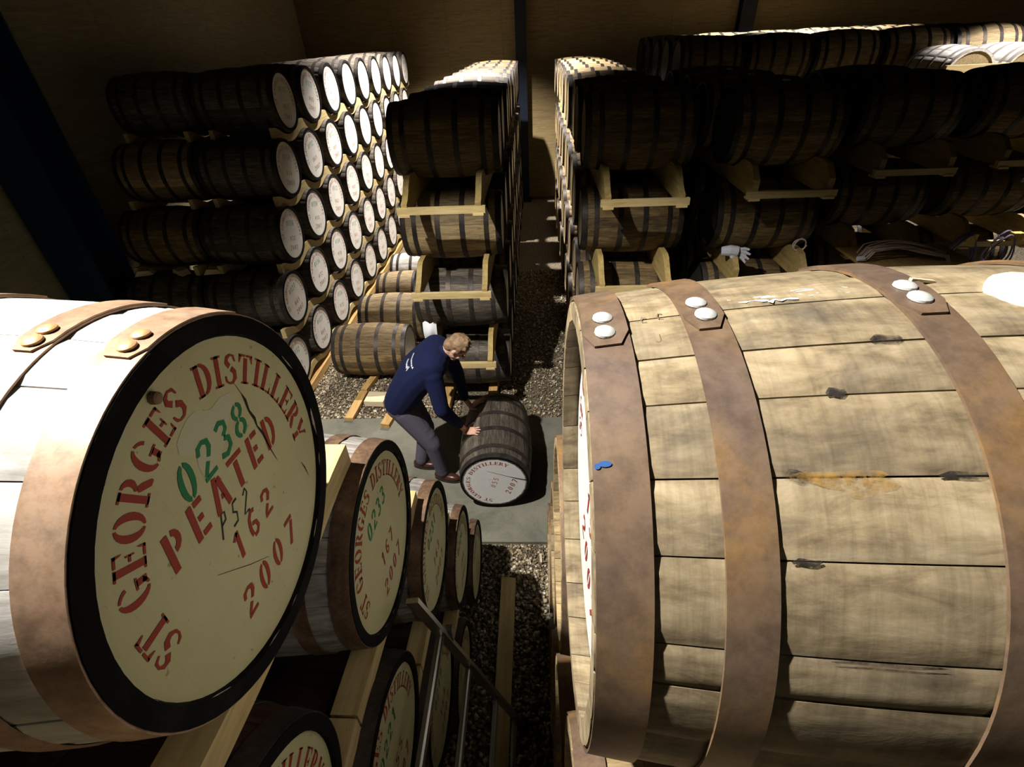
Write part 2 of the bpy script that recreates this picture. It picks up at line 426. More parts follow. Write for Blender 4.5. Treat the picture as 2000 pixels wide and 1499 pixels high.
GP = {
 'P': (0.6, rc(.03, 0, .23, 1) + ar(.3, .7, .29, .3, -88, 80, .17, .15)),
 'E': (0.64, rc(.03, 0, .23, 1) + rc(.30, .85, .62, 1) + rc(.30, .43, .5, .58) + rc(.30, 0, .62, .15)),
 'A': (0.72, st([(.1, 0), (.32, 1)], .19) + st([(.44, .92), (.63, 0)], .19) + pg((.36, .3), (.5, .3), (.47, .45), (.39, .45))),
 'T': (0.72, rc(.26, 0, .46, .8) + rc(0, .86, .72, 1)),
 'D': (0.66, rc(.03, 0, .23, 1) + ar(.3, .5, .34, .5, -88, 88, .18, .15, 8)),
}
def ring_text(mb, txt, r0, h, a_start, a_end, x):
    """letters standing outward on an arc; a in degrees, clockwise from a_start to a_end"""
    chars = list(txt)
    W = [0.55 if c == ' ' else GL[c][0] + 0.13 for c in chars]
    tot = sum(W); a = a_start
    for c, w in zip(chars, W):
        da = (a_end - a_start) * w / tot
        if c != ' ':
            mid = R(a + da / 2)
            er = (math.cos(mid), math.sin(mid)); et = (math.sin(mid), -math.cos(mid))
            gw = GL[c][0]
            arcw = abs(R(da)) * (r0 + h / 2) * gw / w
            for poly in GL[c][1]:
                V = []
                for px, py in poly:
                    lx = (px / gw - 0.5) * arcw; ly = r0 + py * h
                    V.append((x, er[0] * ly + et[0] * lx, er[1] * ly + et[1] * lx))
                mb.add(V, [tuple(range(len(V)))])
        a += da

def line_text(mb, txt, cy, cz, h, pitch, x, slant=0.0, rot=0.0, wf=1.0, GL=GL):
    n = len(txt)
    for i, c in enumerate(txt):
        if c == ' ': continue
        gw = GL[c][0]
        ox = (i - (n - 1) / 2) * pitch
        for poly in GL[c][1]:
            V = []
            for px, py in poly:
                lx = ox + (px - gw / 2) * h * wf + (py - 0.5) * slant * h
                ly = (py - 0.5) * h
                V.append((x, cy + lx * math.cos(rot) - ly * math.sin(rot), cz + lx * math.sin(rot) + ly * math.cos(rot)))
            mb.add(V, [tuple(range(len(V)))])

# ------------------------------------------------------------------ casks
L, RB, RE = 0.90, 0.331, 0.295
HEAD_IN = 0.008
HEAD_DEEP = 0.030
def prof(s, off=0.0):             # s measured from the painted end, 0..L
    return RB - (RB - RE) * ((s - L / 2) / (L / 2)) ** 2 + off
def sx(s): return L / 2 - s       # local x
HOOPS = [(0.001, 0.050), (0.108, 0.150), (0.318, 0.364)]
HOOPS = HOOPS + [(L - b, L - a) for a, b in reversed(HOOPS)]

def stave_mb(a0, a1, nx=12, na=4, gap=0.0011, t=0.026, jig=0.0):
    mb = MB()
    g = gap / 0.32
    A = [a0 + g + (a1 - a0 - 2 * g) * k / na for k in range(na + 1)]
    V = []
    for i in range(nx + 1):
        s = L * i / nx
        for k, a in enumerate(A):
            r = prof(s) + jig
            if k in (0, na): r -= 0.0022
            if i in (0, nx): r -= 0.002
            V.append((sx(s), r * math.cos(a), r * math.sin(a)))
        for a in (A[0], A[-1]):
            r = prof(s) - t
            V.append((sx(s), r * math.cos(a), r * math.sin(a)))
    w = na + 3
    Fc = []
    for i in range(nx):
        b, c = i * w, (i + 1) * w
        for k in range(na): Fc.append((b + k, b + k + 1, c + k + 1, c + k))
        Fc.append((b + na, b + na + 2, c + na + 2, c + na))
        Fc.append((b + na + 1, b, c, c + na + 1))
        Fc.append((b + na + 2, b + na + 1, c + na + 1, c + na + 2))
    Fc.append(tuple(range(na + 1)) + (na + 2, na + 1))
    e = nx * w
    Fc.append(tuple(reversed([e + k for k in range(na + 1)] + [e + na + 2, e + na + 1])))
    mb.add(V, Fc)
    return mb

def hoop_mb(s0, s1, n=48, off=0.0005, t=0.0028):
    mb = MB()
    P = [(sx(s0), prof(s0, off)), (sx(s0), prof(s0, off + t)), (sx((s0 + s1) / 2), prof((s0 + s1) / 2, off + t)), (sx(s1), prof(s1, off + t)), (sx(s1), prof(s1, off)), (sx(s0), prof(s0, off))]
    mb.lathe(P, n)
    return mb

def lap_mb(s0, s1, a0, a1, off=0.0034, t=0.0026, cut=0.010):
    """overlapping hoop end with clipped corners at a0 (degrees)"""
    mb = MB()
    n = 10
    V = []
    for j in range(n + 1):
        a = R(a0 + (a1 - a0) * j / n)
        c = max(0.0, cut - cut * j * 1.5) if j < 2 else 0.0
        for s, o in ((s0 + c, off), (s0 + c, off + t), (s1 - c, off + t), (s1 - c, off)):
            r = prof(s, o)
            V.append((sx(s), r * math.cos(a), r * math.sin(a)))
    Fc = [(0, 1, 2, 3)]
    for j in range(n):
        for k in range(4):
            Fc.append((j * 4 + k, j * 4 + (k + 1) % 4, j * 4 + 4 + (k + 1) % 4, j * 4 + 4 + k))
    mb.add(V, Fc)
    return mb

def dome_mb(r, h, n=14):
    mb = MB()
    P = [(0, r), (h * 0.45, r * 0.96), (h * 0.8, r * 0.75), (h, r * 0.4), (h * 1.03, 0.0001)]
    mb.lathe(P, n)
    return mb

def on_surf(s, deg, off=0.0):
    r = prof(s, off); a = R(deg)
    return (sx(s), r * math.cos(a), r * math.sin(a))

def surf_decal(mb, polys, s0, deg0, h, off, flip=1):
    """flat print strokes wrapped on the stave surface: x -> along the cask, y -> around it"""
    for poly in polys:
        V = []
        for px, py in poly:
            V.append(on_surf(s0 + px * h * flip, deg0 + math.degrees(py * h / 0.33), off))
        mb.add(V, [tuple(range(len(V)))])

ME = {}
def meshes():
    for n in (22,):
        ME['stave'] = [stave_mb(-math.pi / n, math.pi / n, 10, 3)]
    for i in range(6):
        ME['hoop%d' % i] = hoop_mb(*HOOPS[i])
    mb = MB(); mb.lathe([(sx(HEAD_IN), 0.0001), (sx(HEAD_IN), 0.268), (sx(HEAD_IN + 0.02), 0.268)], 48)
    ME['head'] = mb
    mb = MB(); mb.lathe([(sx(HEAD_DEEP), 0.0001), (sx(HEAD_DEEP), 0.268), (sx(HEAD_DEEP + 0.02), 0.268)], 48)
    ME['head_deep'] = mb
    mb = MB(); mb.lathe([(sx(.0005), 0.0001), (sx(.0005), 0.2795), (sx(0.012), 0.2795)], 48)
    ME['head_flush'] = mb
    mb = MB(); mb.lathe([(sx(0.010), RE + 0.001), (sx(-0.0008), RE + 0.0006), (sx(-0.0012), RE - 0.004), (sx(-0.0008), 0.279), (sx(0.004), 0.277)], 48)
    ME['rim_thin'] = mb
    mb = MB(); mb.lathe([(sx(0.007), RE + 0.001), (sx(-0.0012), RE + 0.0008), (sx(-0.0012), RE - 0.004), (sx(-0.0012), 0.2675), (sx(HEAD_IN - 0.001), 0.2645), (sx(HEAD_IN), 0.2645)], 64)
    ME['rim'] = mb
    # joined staves for small casks: grooved body
    mb = MB()
    n = 20; nx = 10
    V = []
    for i in range(nx + 1):
        s = L * i / nx
        for k in range(n):
            for j, (da, dr) in enumerate(((-0.49, -0.003), (-0.42, 0), (0.42, 0), (0.49, -0.003))):
                a = 2 * math.pi * (k + da + 0.5) / n
                r = prof(s) + dr
                V.append((sx(s), r * math.cos(a), r * math.sin(a)))
    K = 4 * n
    Fc = [(i * K + k, i * K + (k + 1) % K, (i + 1) * K + (k + 1) % K, (i + 1) * K + k) for i in range(nx) for k in range(K)]
    Fc.append(tuple(nx * K + k for k in range(K)))
    mb.add(V, Fc)
    mb.lathe([(sx(0), RE), (sx(0), 0.269), (sx(HEAD_DEEP), 0.269)], 40)
    ME['body'] = mb
    mb = MB()
    for a, b in HOOPS:
        mb.lathe([(sx(a), prof(a, 0)), (sx(a), prof(a, .003)), (sx(b), prof(b, .003)), (sx(b), prof(b, 0))], 32)
    ME['hoopset'] = mb
    mb = MB(); mb.lathe([(0, 0.032), (0.012, 0.031), (0.017, 0.024), (0.018, 0.0001)], 16)
    ME['bung'] = mb
    ME['rivet'] = dome_mb(0.0115, 0.005)
meshes()
_cache = {}
def me(key, material, smooth=True, angle=40):
    k = (key, material)
    if k not in _cache:
        mb = ME[key][0] if isinstance(ME[key], list) else ME[key]
        _cache[k] = mb.mesh(key, M[material], smooth, angle)
    return _cache[k]

def text_meshes(key, number, batch, year, extra=None, ink='ink_red', ink2='ink_green', ring_h=0.040, depth=HEAD_IN, r0=0.190):
    if key in _cache: return _cache[key]
    x = sx(depth) + 0.0009
    out = []
    a = MB(); ring_text(a, 'ST GEORGES DISTILLERY', r0, ring_h, 193, -14, x)
    if extra: line_text(a, extra, 0.0, 0.050, 0.058, 0.052, x, 0.05, R(-5), 0.95, GP)
    if batch: line_text(a, batch, 0.005, -0.052, 0.049, 0.047, x, 0.12, R(-3), 1.05)
    if year: line_text(a, year, 0.0, -0.153, 0.053, 0.049, x, 0.15, R(-5), 1.05)
    out.append(('lettering', a.mesh('lettering', M[ink]), 'red stencil lettering' if ink != 'ink_brown' else None))
    if number:
        b = MB(); line_text(b, number, 0.006, 0.113, 0.058, 0.046, x, 0.15, R(-2), 1.05)
        out.append(('cask_number', b.mesh('cask_number', M[ink2]), 'green stencilled number' if ink2 != 'ink_red' else None))
    _cache[key] = out
    return out

def cask(name, label, loc, rz, roll=0.0, style=('stave_dark', 'hoop_dark', 'black', 'white'), text=None, tier='B', group=None, cat='cask', scale=None, bung=None, back=True, hoops6=True, headkey='head', rimkey='rim'):
    t = thing(name, label, cat, loc, (roll, 0, rz), group, scale)
    sv, hp, rim, hd = style
    if tier == 'B':
        m_ = me('stave', sv)
        for k in range(22):
            put('stave', m_, t, rot=(2 * math.pi * k / 22 + 0.05, 0, 0))
        for i in range(6):
            put('hoop', me('hoop%d' % i, hp), t)
    else:
        put('stave_body', me('body', sv), t, kind='stuff')
        if hoops6: put('hoop_set', me('hoopset', hp), t, kind='stuff')
    if rim:
        put('rim', me(rimkey, rim), t, label='black painted rim' if rim == 'black' else None)
    h = put('head', me(headkey, hd), t)
    if tier == 'B' and back:
        put('head', me('head', hd), t, rot=(0, 0, math.pi))
    if text:
        for nm, m_, lb in text:
            put(nm, m_, h, label=lb)
    if bung is not None:
        p = on_surf(L / 2, bung, -0.006)
        put('bung', me('bung', 'bung'), t, loc=p, rot=(R(bung), R(0), 0) if False else (0, 0, 0)).matrix_local = radial(p, bung)
    return t

def radial(p, deg):
    a = R(deg)
    ex = Vector((0, math.cos(a), math.sin(a))); ey = Vector((1, 0, 0)); ez = ex.cross(ey)
    mm = Matrix((ex, ey, ez)).transposed().to_4x4()
    mm.translation = Vector(p)
    return mm

def hero(name, label, loc, rz, bounds, style, text, laps, group=None, rivmat='rivet', nx=16, scale=None):
    """close cask: every stave cut to its own width, hoops with riveted laps"""
    t = thing(name, label, 'cask', loc, (0, 0, rz), group, scale)
    sv, hp, rim, hd = style
    B = sorted(bounds)
    for i in range(len(B)):
        a0 = B[i]; a1 = B[(i + 1) % len(B)] + (360 if i == len(B) - 1 else 0)
        mb = stave_mb(R(a0), R(a1), nx, 6, 0.0009, 0.026, rnd.uniform(-0.0012, 0.0006))
        put('stave', mb.mesh('stave', M[sv], True, 35), t)
    for i, (a, b) in enumerate(HOOPS):
        h = put('hoop', hoop_mb(a, b, 96).mesh('hoop', M[hp], True, 40), t)
        end, sgn, rv = laps[i]
        put('lap', lap_mb(a + .0008, b - .0008, end, end + sgn * 40).mesh('lap', M[hp], True, 40), h)
        c = (a + b) / 2
        for d in rv:
            q = put('rivet', me('rivet', rivmat), h)
            q.matrix_local = radial(on_surf(c + rnd.uniform(-.002, .002), end + sgn * d, 0.006), end + sgn * d)
    if rim: put('rim', me('rim', rim), t, label='black painted rim')
    h = put('head', me('head' if rim else 'head_deep', hd), t)
    put('head', me('head', hd), t, rot=(0, 0, math.pi))
    for nm, m_, lb in text or []: put(nm, m_, h, label=lb)
    return t, h

# ------------------------------------------------------------------ room
def room():
    mb = MB(); mb.box((-7, -4, -0.3), (13, 14, -0.03))
    struct('floor', mb.mesh('floor', M['earth']))
    mb = MB(); mb.box((-6.9, 2.62, -0.03), (12.5, 4.27, 0.0))
    struct('trim_1', mb.mesh('trim_1', M['concrete']))['label'] = 'grey concrete cross path'
    w = struct('wall_back', None)
    mb = MB(); mb.box((-6.9, 13.35, -0.1), (13, 13.5, 8))
    put('backing', mb.mesh('backing', M['ply_back']), w)
    mb = MB(); mb.box((-0.608, -0.02, -1.218), (0.608, 0.0, 1.218))
    pm = mb.mesh('panel', M['ply_back'])
    for i in range(16):
        for j in range(3):
            put('panel', pm, w, (-6.2 + i * 1.22, 13.34, 1.22 + j * 2.44))
    w = struct('wall_left', None)
    mb = MB(); mb.box((-5.35, -4, -0.1), (-5.2, 13.4, 8))
    put('backing', mb.mesh('backing', M['ply_left']), w)
    mb = MB(); mb.box((-0.01, -0.608, -1.218), (0.01, 0.608, 1.218))
    pm = mb.mesh('panel', M['ply_left'])
    for i in range(14):
        for j in range(3):
            put('panel', pm, w, (-5.19, -3.3 + i * 1.22, 1.22 + j * 2.44))
room()

def column(label, x, y, w, d, top=8.0, mt='steel'):
    t = thing('steel_column', label, 'column', (x, y, 0))
    for nm, a, b in (('flange', (-w / 2, -d / 2, 0), (w / 2, -d / 2 + .016, top)), ('flange', (-w / 2, d / 2 - .016, 0), (w / 2, d / 2, top)), ('web', (-.006, -d / 2 + .016, 0), (.006, d / 2 - .016, top)), ('base_plate', (-w / 2 - .05, -d / 2 - .05, -0.02), (w / 2 + .05, d / 2 + .05, 0.012))):
        mb = MB(); mb.box(a, b)
        put(nm, mb.mesh(nm, M[mt]), t)
    return t
column('dark steel column in front of the back wall beyond the narrow aisle', -0.30, 13.15, 0.24, 0.26)
column('dark steel column rising behind the stacks at the right of the back wall', 4.45, 13.15, 0.3, 0.26)
column('thick dark blue steel column against the left wall', -4.86, 4.98, 0.5, 0.42, mt='steel_blue')

# gravel pebbles
def gravel():
    g = np.random.default_rng(3)
    areas = [(-3.1, -0.9, 4.29, 8.6, 19000), (-0.55, 0.75, 4.29, 8.5, 6500), (-0.9, 0.35, 0.95, 2.6, 6500)]
    P = []
    for x0, x1, y0, y1, n in areas:
        P.append(np.stack([g.uniform(x0, x1, n), g.uniform(y0, y1, n), np.full(n, -0.022)], 1))
    # a few strays on the path edge
    P = np.concatenate(P); n = len(P)
    base = np.array([(1, 0, 0), (-1, 0, 0), (0, 1, 0), (0, -1, 0), (0, 0, 1), (0, 0, -1)], float)
    tri = np.array([(0, 2, 4), (2, 1, 4), (1, 3, 4), (3, 0, 4), (2, 0, 5), (1, 2, 5), (3, 1, 5), (0, 3, 5)])
    sz = g.uniform(0.008, 0.021, (n, 1, 1)) * g.uniform(0.6, 1.25, (n, 1, 3))
    V = base[None] * sz * g.uniform(0.75, 1.25, (n, 6, 1))
    a = g.uniform(0, 6.28, n); c, s = np.cos(a), np.sin(a)
    tl = g.uniform(-.6, .6, n); ct, s_t = np.cos(tl), np.sin(tl)
    X = V[..., 0] * c[:, None] - V[..., 1] * s[:, None]
    Y = V[..., 0] * s[:, None] + V[..., 1] * c[:, None]
    Z = V[..., 2] * .8
    Y2 = Y * ct[:, None] - Z * s_t[:, None]; Z2 = Y * s_t[:, None] + Z * ct[:, None]
    V = np.stack([X, Y2, Z2], -1) + P[:, None] + np.array([0, 0, 1]) * g.uniform(0, .012, (n, 1, 1))
    Fx = (tri[None] + 6 * np.arange(n)[:, None, None]).reshape(-1, 3)
    mesh = bpy.data.meshes.new('gravel')
    mesh.vertices.add(n * 6); mesh.vertices.foreach_set('co', V.reshape(-1))
    mesh.loops.add(len(Fx) * 3); mesh.polygons.add(len(Fx))
    mesh.loops.foreach_set('vertex_index', Fx.reshape(-1))
    mesh.polygons.foreach_set('loop_start', np.arange(len(Fx)) * 3)
    mesh.update(calc_edges=True)
    at = mesh.attributes.new('tint', 'FLOAT', 'POINT')
    at.data.foreach_set('value', np.repeat(g.uniform(0, 1, n) ** 1.15, 6))
    mesh.materials.append(M['gravel'])
    o = put('gravel', mesh, kind='stuff')
    tag(o, 'loose brown and cream gravel on either side of the concrete path', 'gravel')
gravel()

# ------------------------------------------------------------------ near left stack
def ordn(i): return ['first', 'second', 'third', 'fourth', 'fifth', 'sixth', 'seventh', 'eighth', 'ninth', 'tenth', 'eleventh', 'twelfth'][i]

XN = -0.452
SN = 0.973
NY = [0.4953, 0.9225, 1.3519, 1.7833, 2.1749]
NZ = [H - 0.5697, H - 1.2091, H - 1.8361, H - 2.4993, H - 3.1092]
sty_n = ('stave_pale', 'hoop_copper', 'black', 'cream')
# the lettered cask 0238
bN = [164, 147, 127, 107, 92, 76, 62, 47, 33, 15, 0]
a = 181
while a < 352: bN.append(a); a += rnd.uniform(14, 20)
lapN = [(94, -1, (0.5, 5.5))] * 6
lapN = [(96, -1, (2.5, 7.5)), (97, -1, (2.5, 7)), (96, -1, (3, 8)), (90, -1, (3, 8)), (100, -1, (3, 8)), (96, -1, (3, 8))]
lapN = [(98, -1, (3.5, 8.5)), (98.5, -1, (3, 7.5)), (96, -1, (3, 8)), (90, -1, (3, 8)), (100, -1, (3, 8)), (96, -1, (3, 8))]
tN1 = text_meshes('tN1', '0238', '162', '2007', 'PEATED', ring_h=0.047)
n1, n1h = hero('cask', 'nearest cream-headed cask, stencilled 0238 PEATED', (XN - SN * L / 2, NY[0] + .003, NZ[0] - .003), 0, bN, sty_n, tN1, lapN, 'casks of the near left stack', 'rivet_cu', scale=(SN,) * 3)
def n1_details():
    x = sx(HEAD_IN) + 0.0006
    mb = MB(); line_text(mb, 'psz', -0.018, 0.001, 0.042, 0.030, x + .0004, 0.2, R(-14), 0.75)
    put('marker_writing', mb.mesh('marker_writing', M['ink_black']), n1h, label='thin black handwriting')
    for pts, w in (([(.098, .165), (.104, .140), (.106, .125), (.104, .105), (.109, .085), (.107, .07), (.113, .05), (.114, .02), (.120, -.022)], [.0006, .001, .006, .004, .006, .003, .005, .0025, .0006]), ([(.182, -.085), (.187, -.105), (.190, -.132)], [.0005, .003, .0005]), ([(-.10, -.04), (-.04, -.10), (0.0, -.135)], [.0008, .0012, .0006])):
        mb = MB()
        for poly in st(pts, w): mb.add([(x + .0003, p[0], p[1]) for p in poly], [(0, 1, 2, 3)])
        put('crack', mb.mesh('crack', M['crack']), n1h, label='dark crack in the painted head')
    mb = MB()
    V = []
    for i in range(20):
        an = 2 * math.pi * i / 20; rr = 0.043 * (1 + 0.25 * math.sin(3 * an + 1) + 0.12 * math.sin(5 * an))
        V.append((x - .0002, 0.008 + rr * 1.35 * math.cos(an), 0.140 + rr * math.sin(an)))
    mb.add(V, [tuple(range(20))])
    put('paint_patch', mb.mesh('paint_patch', M['patch']), n1h, label='paler overpainted patch')
    mb = MB(); mb.lathe([(sx(HEAD_IN) - .002, .0085), (sx(HEAD_IN) + .008, .008), (sx(HEAD_IN) + .010, .005), (sx(HEAD_IN) + .0105, .0001)], 12)
    put('cork', mb.mesh('cork', M['cork']), n1h, (0, -0.045, 0.243), label='small brown plug near the rim')
    put('bung', me('bung', 'bung'), n1).matrix_local = radial(on_surf(L / 2, 92, -.006), 92)
n1_details()
numN = ['0238', '0233', '0231', '0226', '0218']
batN = ['162', '167', '163', '158', '151']
for k in range(1, 5):
    cask('cask', ['', 'cream-headed cask numbered 0233, next below the 0238 cask', 'cream-headed cask with brown-stained upper head, third down the near left stack edge', 'cream-headed cask fourth down the stepped edge of the near left stack', 'lowest cream-headed cask on the stepped edge of the near left stack, above the gravel'][k],
         (XN - SN * L / 2 - .007, NY[k], NZ[k]), 0, R([0, 2, 3, -2, 4][k]), (('stave_pale_shade', 'hoop_mid', 'black', 'cream')), text_meshes('tN%d' % (k + 1), numN[k], batN[k], '2007', ink='ink_red' if k < 2 else 'ink_brown', ring_h=0.048), 'B', 'casks of the near left stack', scale=(SN,) * 3)
lab_m = {(1, 0): 'cream-headed cask at the bottom edge of view, below the 0238 cask', (2, 0): 'cream-headed cask below and nearer than 0233, dark red sides, beside the timber rail', (3, 0): 'cream-headed cask mostly hidden behind the far ladder stile', (4, 0): 'cream-headed cask low in the shadow beside the ladder rungs'}
for (row, j), lb in lab_m.items():
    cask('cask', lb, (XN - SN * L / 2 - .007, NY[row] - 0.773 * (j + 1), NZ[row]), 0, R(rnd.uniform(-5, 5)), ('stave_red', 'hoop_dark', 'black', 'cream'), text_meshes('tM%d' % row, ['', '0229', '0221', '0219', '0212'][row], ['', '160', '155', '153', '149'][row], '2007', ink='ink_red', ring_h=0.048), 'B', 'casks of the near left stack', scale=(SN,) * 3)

def scallop_rail(x, y0, n, pitch, z_lo, w=0.05, amp=0.055, thick=0.075, start_half=True, lead=0.0, tail=0.0, per=14):
    """wavy timber along +y in local space; valleys at y = 0, pitch, ..."""
    ys = []
    ya, yb = -pitch / 2 - lead, (n - 1) * pitch + pitch / 2 + tail
    k = max(6, int((yb - ya) / pitch * per))
    mb = MB(); V = []
    for i in range(k + 1):
        y = ya + (yb - ya) * i / k
        c = math.cos(2 * math.pi * y / pitch)
        top = amp * (1 - c) - 0.0
        bot = -thick + amp * (1 - c) * 0.85
        # scallops are round-bottomed with narrow horns
        top = 2 * amp * (0.5 * (1 - c)) ** 1.35
        bot = -thick + 1.45 * amp * (0.5 * (1 - c)) ** 1.1
        for sx_, z in ((-w / 2, bot), (w / 2, bot), (w / 2, top), (-w / 2, top)):
            V.append((sx_, y, z))
    Fc = [(3, 2, 1, 0)]
    for i in range(k):
        for j in range(4):
            Fc.append((i * 4 + j, i * 4 + (j + 1) % 4, i * 4 + 4 + (j + 1) % 4, i * 4 + 4 + j))
    Fc.append(tuple(k * 4 + j for j in range(4)))
    mb.add(V, Fc)
    return mb

# plain timber rails between the levels of the near left stack
for k in range(4):
    yb = NY[k] + 0.44
    ya = NY[k] - 1.1
    zc = (NZ[k] + NZ[k + 1]) / 2
    t = thing('timber_rail', ['long pale timber rail under the 0238 cask', 'pale timber rail in two jointed lengths under the 0233 cask', 'pale timber rail under the third cream-headed cask down', 'pale timber rail under the fourth cream-headed cask down'][k], 'rail', (XN - 0.085, 0, NZ[k] - 0.300))
    w = 0.075
    def cut(y0, y1):
        mb = MB(); V = []; n = 16
        for i in range(n + 1):
            y = y0 + (y1 - y0) * i / n
            c = math.cos(2 * math.pi * (y - NY[k]) / 0.773)
            tp = 0.024 * (0.5 * (1 - c)) ** 1.3
            bt = -0.066 + 0.026 * (0.5 * (1 - c)) ** 1.1
            for sxx, z in ((-w / 2, bt), (w / 2, bt), (w / 2, tp), (-w / 2, tp)): V.append((sxx, y, z))
        Fc = [(3, 2, 1, 0)]
        for i in range(n):
            for j in range(4): Fc.append((i * 4 + j, i * 4 + (j + 1) % 4, i * 4 + 4 + (j + 1) % 4, i * 4 + 4 + j))
        Fc.append(tuple(n * 4 + j for j in range(4)))
        mb.add(V, Fc); return mb.mesh('length', M['pine_y'])
    mid = NY[k] - 0.37
    put('length', cut(mid + 0.004, yb), t)
    put('length', cut(ya, mid - 0.004), t)

# ------------------------------------------------------------------ near right stack
XR = 0.0475
sty_r = ('stave_sand', 'hoop_rust', None, 'white2')
bR = [3, 17, 25.2, 40, 52.5, 66, 76.5, 89.5, 101, 114, 128, 139, 153, 166]
a = 181
while a < 352: bR.append(a); a += rnd.uniform(13, 19)
lapR = [(80.5, 1, (4, 9.5)), (82, 1, (4.2, 9)), (81.5, 1, (4.5, 9)), (84, 1, (4, 9)), (80, 1, (4, 9)), (82, 1, (4, 9))]
RY = [0.50, 0.922, 1.345, 1.77, 2.18]
RZ = [H - 0.57, H - 1.205, H - 1.84, H - 2.48, H - 3.11]
tR = text_meshes('tR', '0216', '154', '2007', ring_h=0.044, depth=HEAD_DEEP)
r1, r1h = hero('cask', 'large sandy cask with rusty brown hoops nearest on the right', (XR + L / 2, RY[0], RZ[0]), math.pi, bR, sty_r, tR, lapR, 'casks of the near right stack', 'rivet', 20)
def r1_details():
    b = put('bung', me('bung', 'bung'), r1, label='pale round bung'); b.matrix_local = radial(on_surf(L / 2, 88, -0.004), 88)
    mb = MB()
    surf_decal(mb, GL['c'][1], 0.066, 87.5, 0.014, 0.0004, 1); surf_decal(mb, GL['c'][1], 0.084, 88.2, 0.014, 0.0004, 1)
    surf_decal(mb, GL['j'][1], 0.075, 80.5, 0.014, 0.0004, 1)
    put('stamped_mark', mb.mesh('stamped_mark', M['stamp']), r1, label='small dark stamped letters')
    mb = MB()
    r2 = random.Random(4)
    for s0, d0, ln, w in ((.165, 93.5, .05, .003), (.20, 93, .07, .004), (.24, 92, .05, .003), (.175, 91, .03, .006), (.205, 90.8, .03, .005), (.235, 94.5, .06, .002)):
        pts = [(i * ln / 5, r2.uniform(-.005, .005)) for i in range(6)]
        surf_decal(mb, [[(p[0], p[1]) for p in q] for q in st(pts, [w * r2.uniform(.4, 1.2) for _ in range(6)])], s0, d0, 1.0, 0.0004)
    put('chalk_mark', mb.mesh('chalk_mark', M['chalk']), r1, label='white chalk scribble')
    mb = MB()
    for s0, d0, rx, ry in ((.205, 52.2, .035, .008), (.225, 51.2, .02, .01)):
        V = []
        for i in range(18):
            an = 2 * math.pi * i / 18; q = 1 + .25 * math.sin(3 * an + s0 * 90)
            V.append(on_surf(s0 + rx * q * math.cos(an), d0 + math.degrees(ry * q * math.sin(an) / .33), .0004))
        mb.add(V, [tuple(range(18))])
    put('resin_stain', mb.mesh('resin_stain', M['amber']), r1, label='amber stain across a stave joint')
    mb = MB()
    for s0, d0, rx, ry in ((.012, 55.2, .006, .0032), (.005, 54.8, .003, .003)):
        V = [on_surf(s0 + rx * math.cos(i * .524), d0 + math.degrees(ry * math.sin(i * .524) / .33), .0042) for i in range(12)]
        mb.add(V, [tuple(range(12))])
    put('paint_dab', mb.mesh('paint_dab', M['blue']), r1, label='small blue paint dab on the end hoop')
    for s0, d0, rx, ry in ((.172, 52.6, .012, .006), (.285, 76.6, .015, .006), (.30, 52.6, .02, .003), (.22, 66.2, .009, .005), (.235, 25.1, .045, .002), (.172, 40, .012, .003)):
        mb = MB()
        V = [on_surf(s0 + rx * math.cos(i * .524), d0 + math.degrees(ry * (1 + .4 * math.sin(2.1 * i)) * math.sin(i * .524) / .33), .0003) for i in range(12)]
        mb.add(V, [tuple(range(12))])
        put('knot', mb.mesh('knot', M['seep']), r1, label='dark knot or seep mark on a joint')
    mb = MB(); mb.box((-.006, -.004, -.004), (.02, .004, .004))
    q = put('peg', mb.mesh('peg', M['cork']), r1h, label='small wooden peg inside the end'); q.location = (sx(HEAD_DEEP) + .006, -.02, .254)
    mb = MB(); mb.beam((0, 0, 0), (.03, .006, .006), .004, .003)
    q = put('splinter', mb.mesh('splinter', M['pale_offcut']), r1); q.location = on_surf(.385, 94, .001)
r1_details()
lab_r = {1: 'weathered cask next below the large sandy cask', 2: 'cask third down the right side of the near aisle', 3: 'cask fourth down the right side of the near aisle', 4: 'lowest cask on the right side of the near aisle'}
for k in range(1, 5):
    cask('cask', lab_r[k], (XR + L / 2 + [0, 0, .004, -.002, .005][k], RY[k], RZ[k]), math.pi, R(rnd.uniform(-30, 30)), ('stave_tan', 'hoop_rust', None, 'white2'), tR, 'B', 'casks of the near right stack', headkey='head_deep')
for row, lb in ((1, 'rust-hooped cask at the bottom edge directly under the large sandy cask'), (2, 'rust-hooped cask in the nearer column, third level down on the right'), (3, 'cask in the nearer right column, fourth level down'), (4, 'cask in the nearer right column, on the lowest level')):
    cask('cask', lb, (XR + L / 2, RY[row] - 0.773, RZ[row]), math.pi, R(rnd.uniform(-30, 30)), ('stave_tan', 'hoop_rust', None, 'white2'), tR, 'B', 'casks of the near right stack', headkey='head_deep')

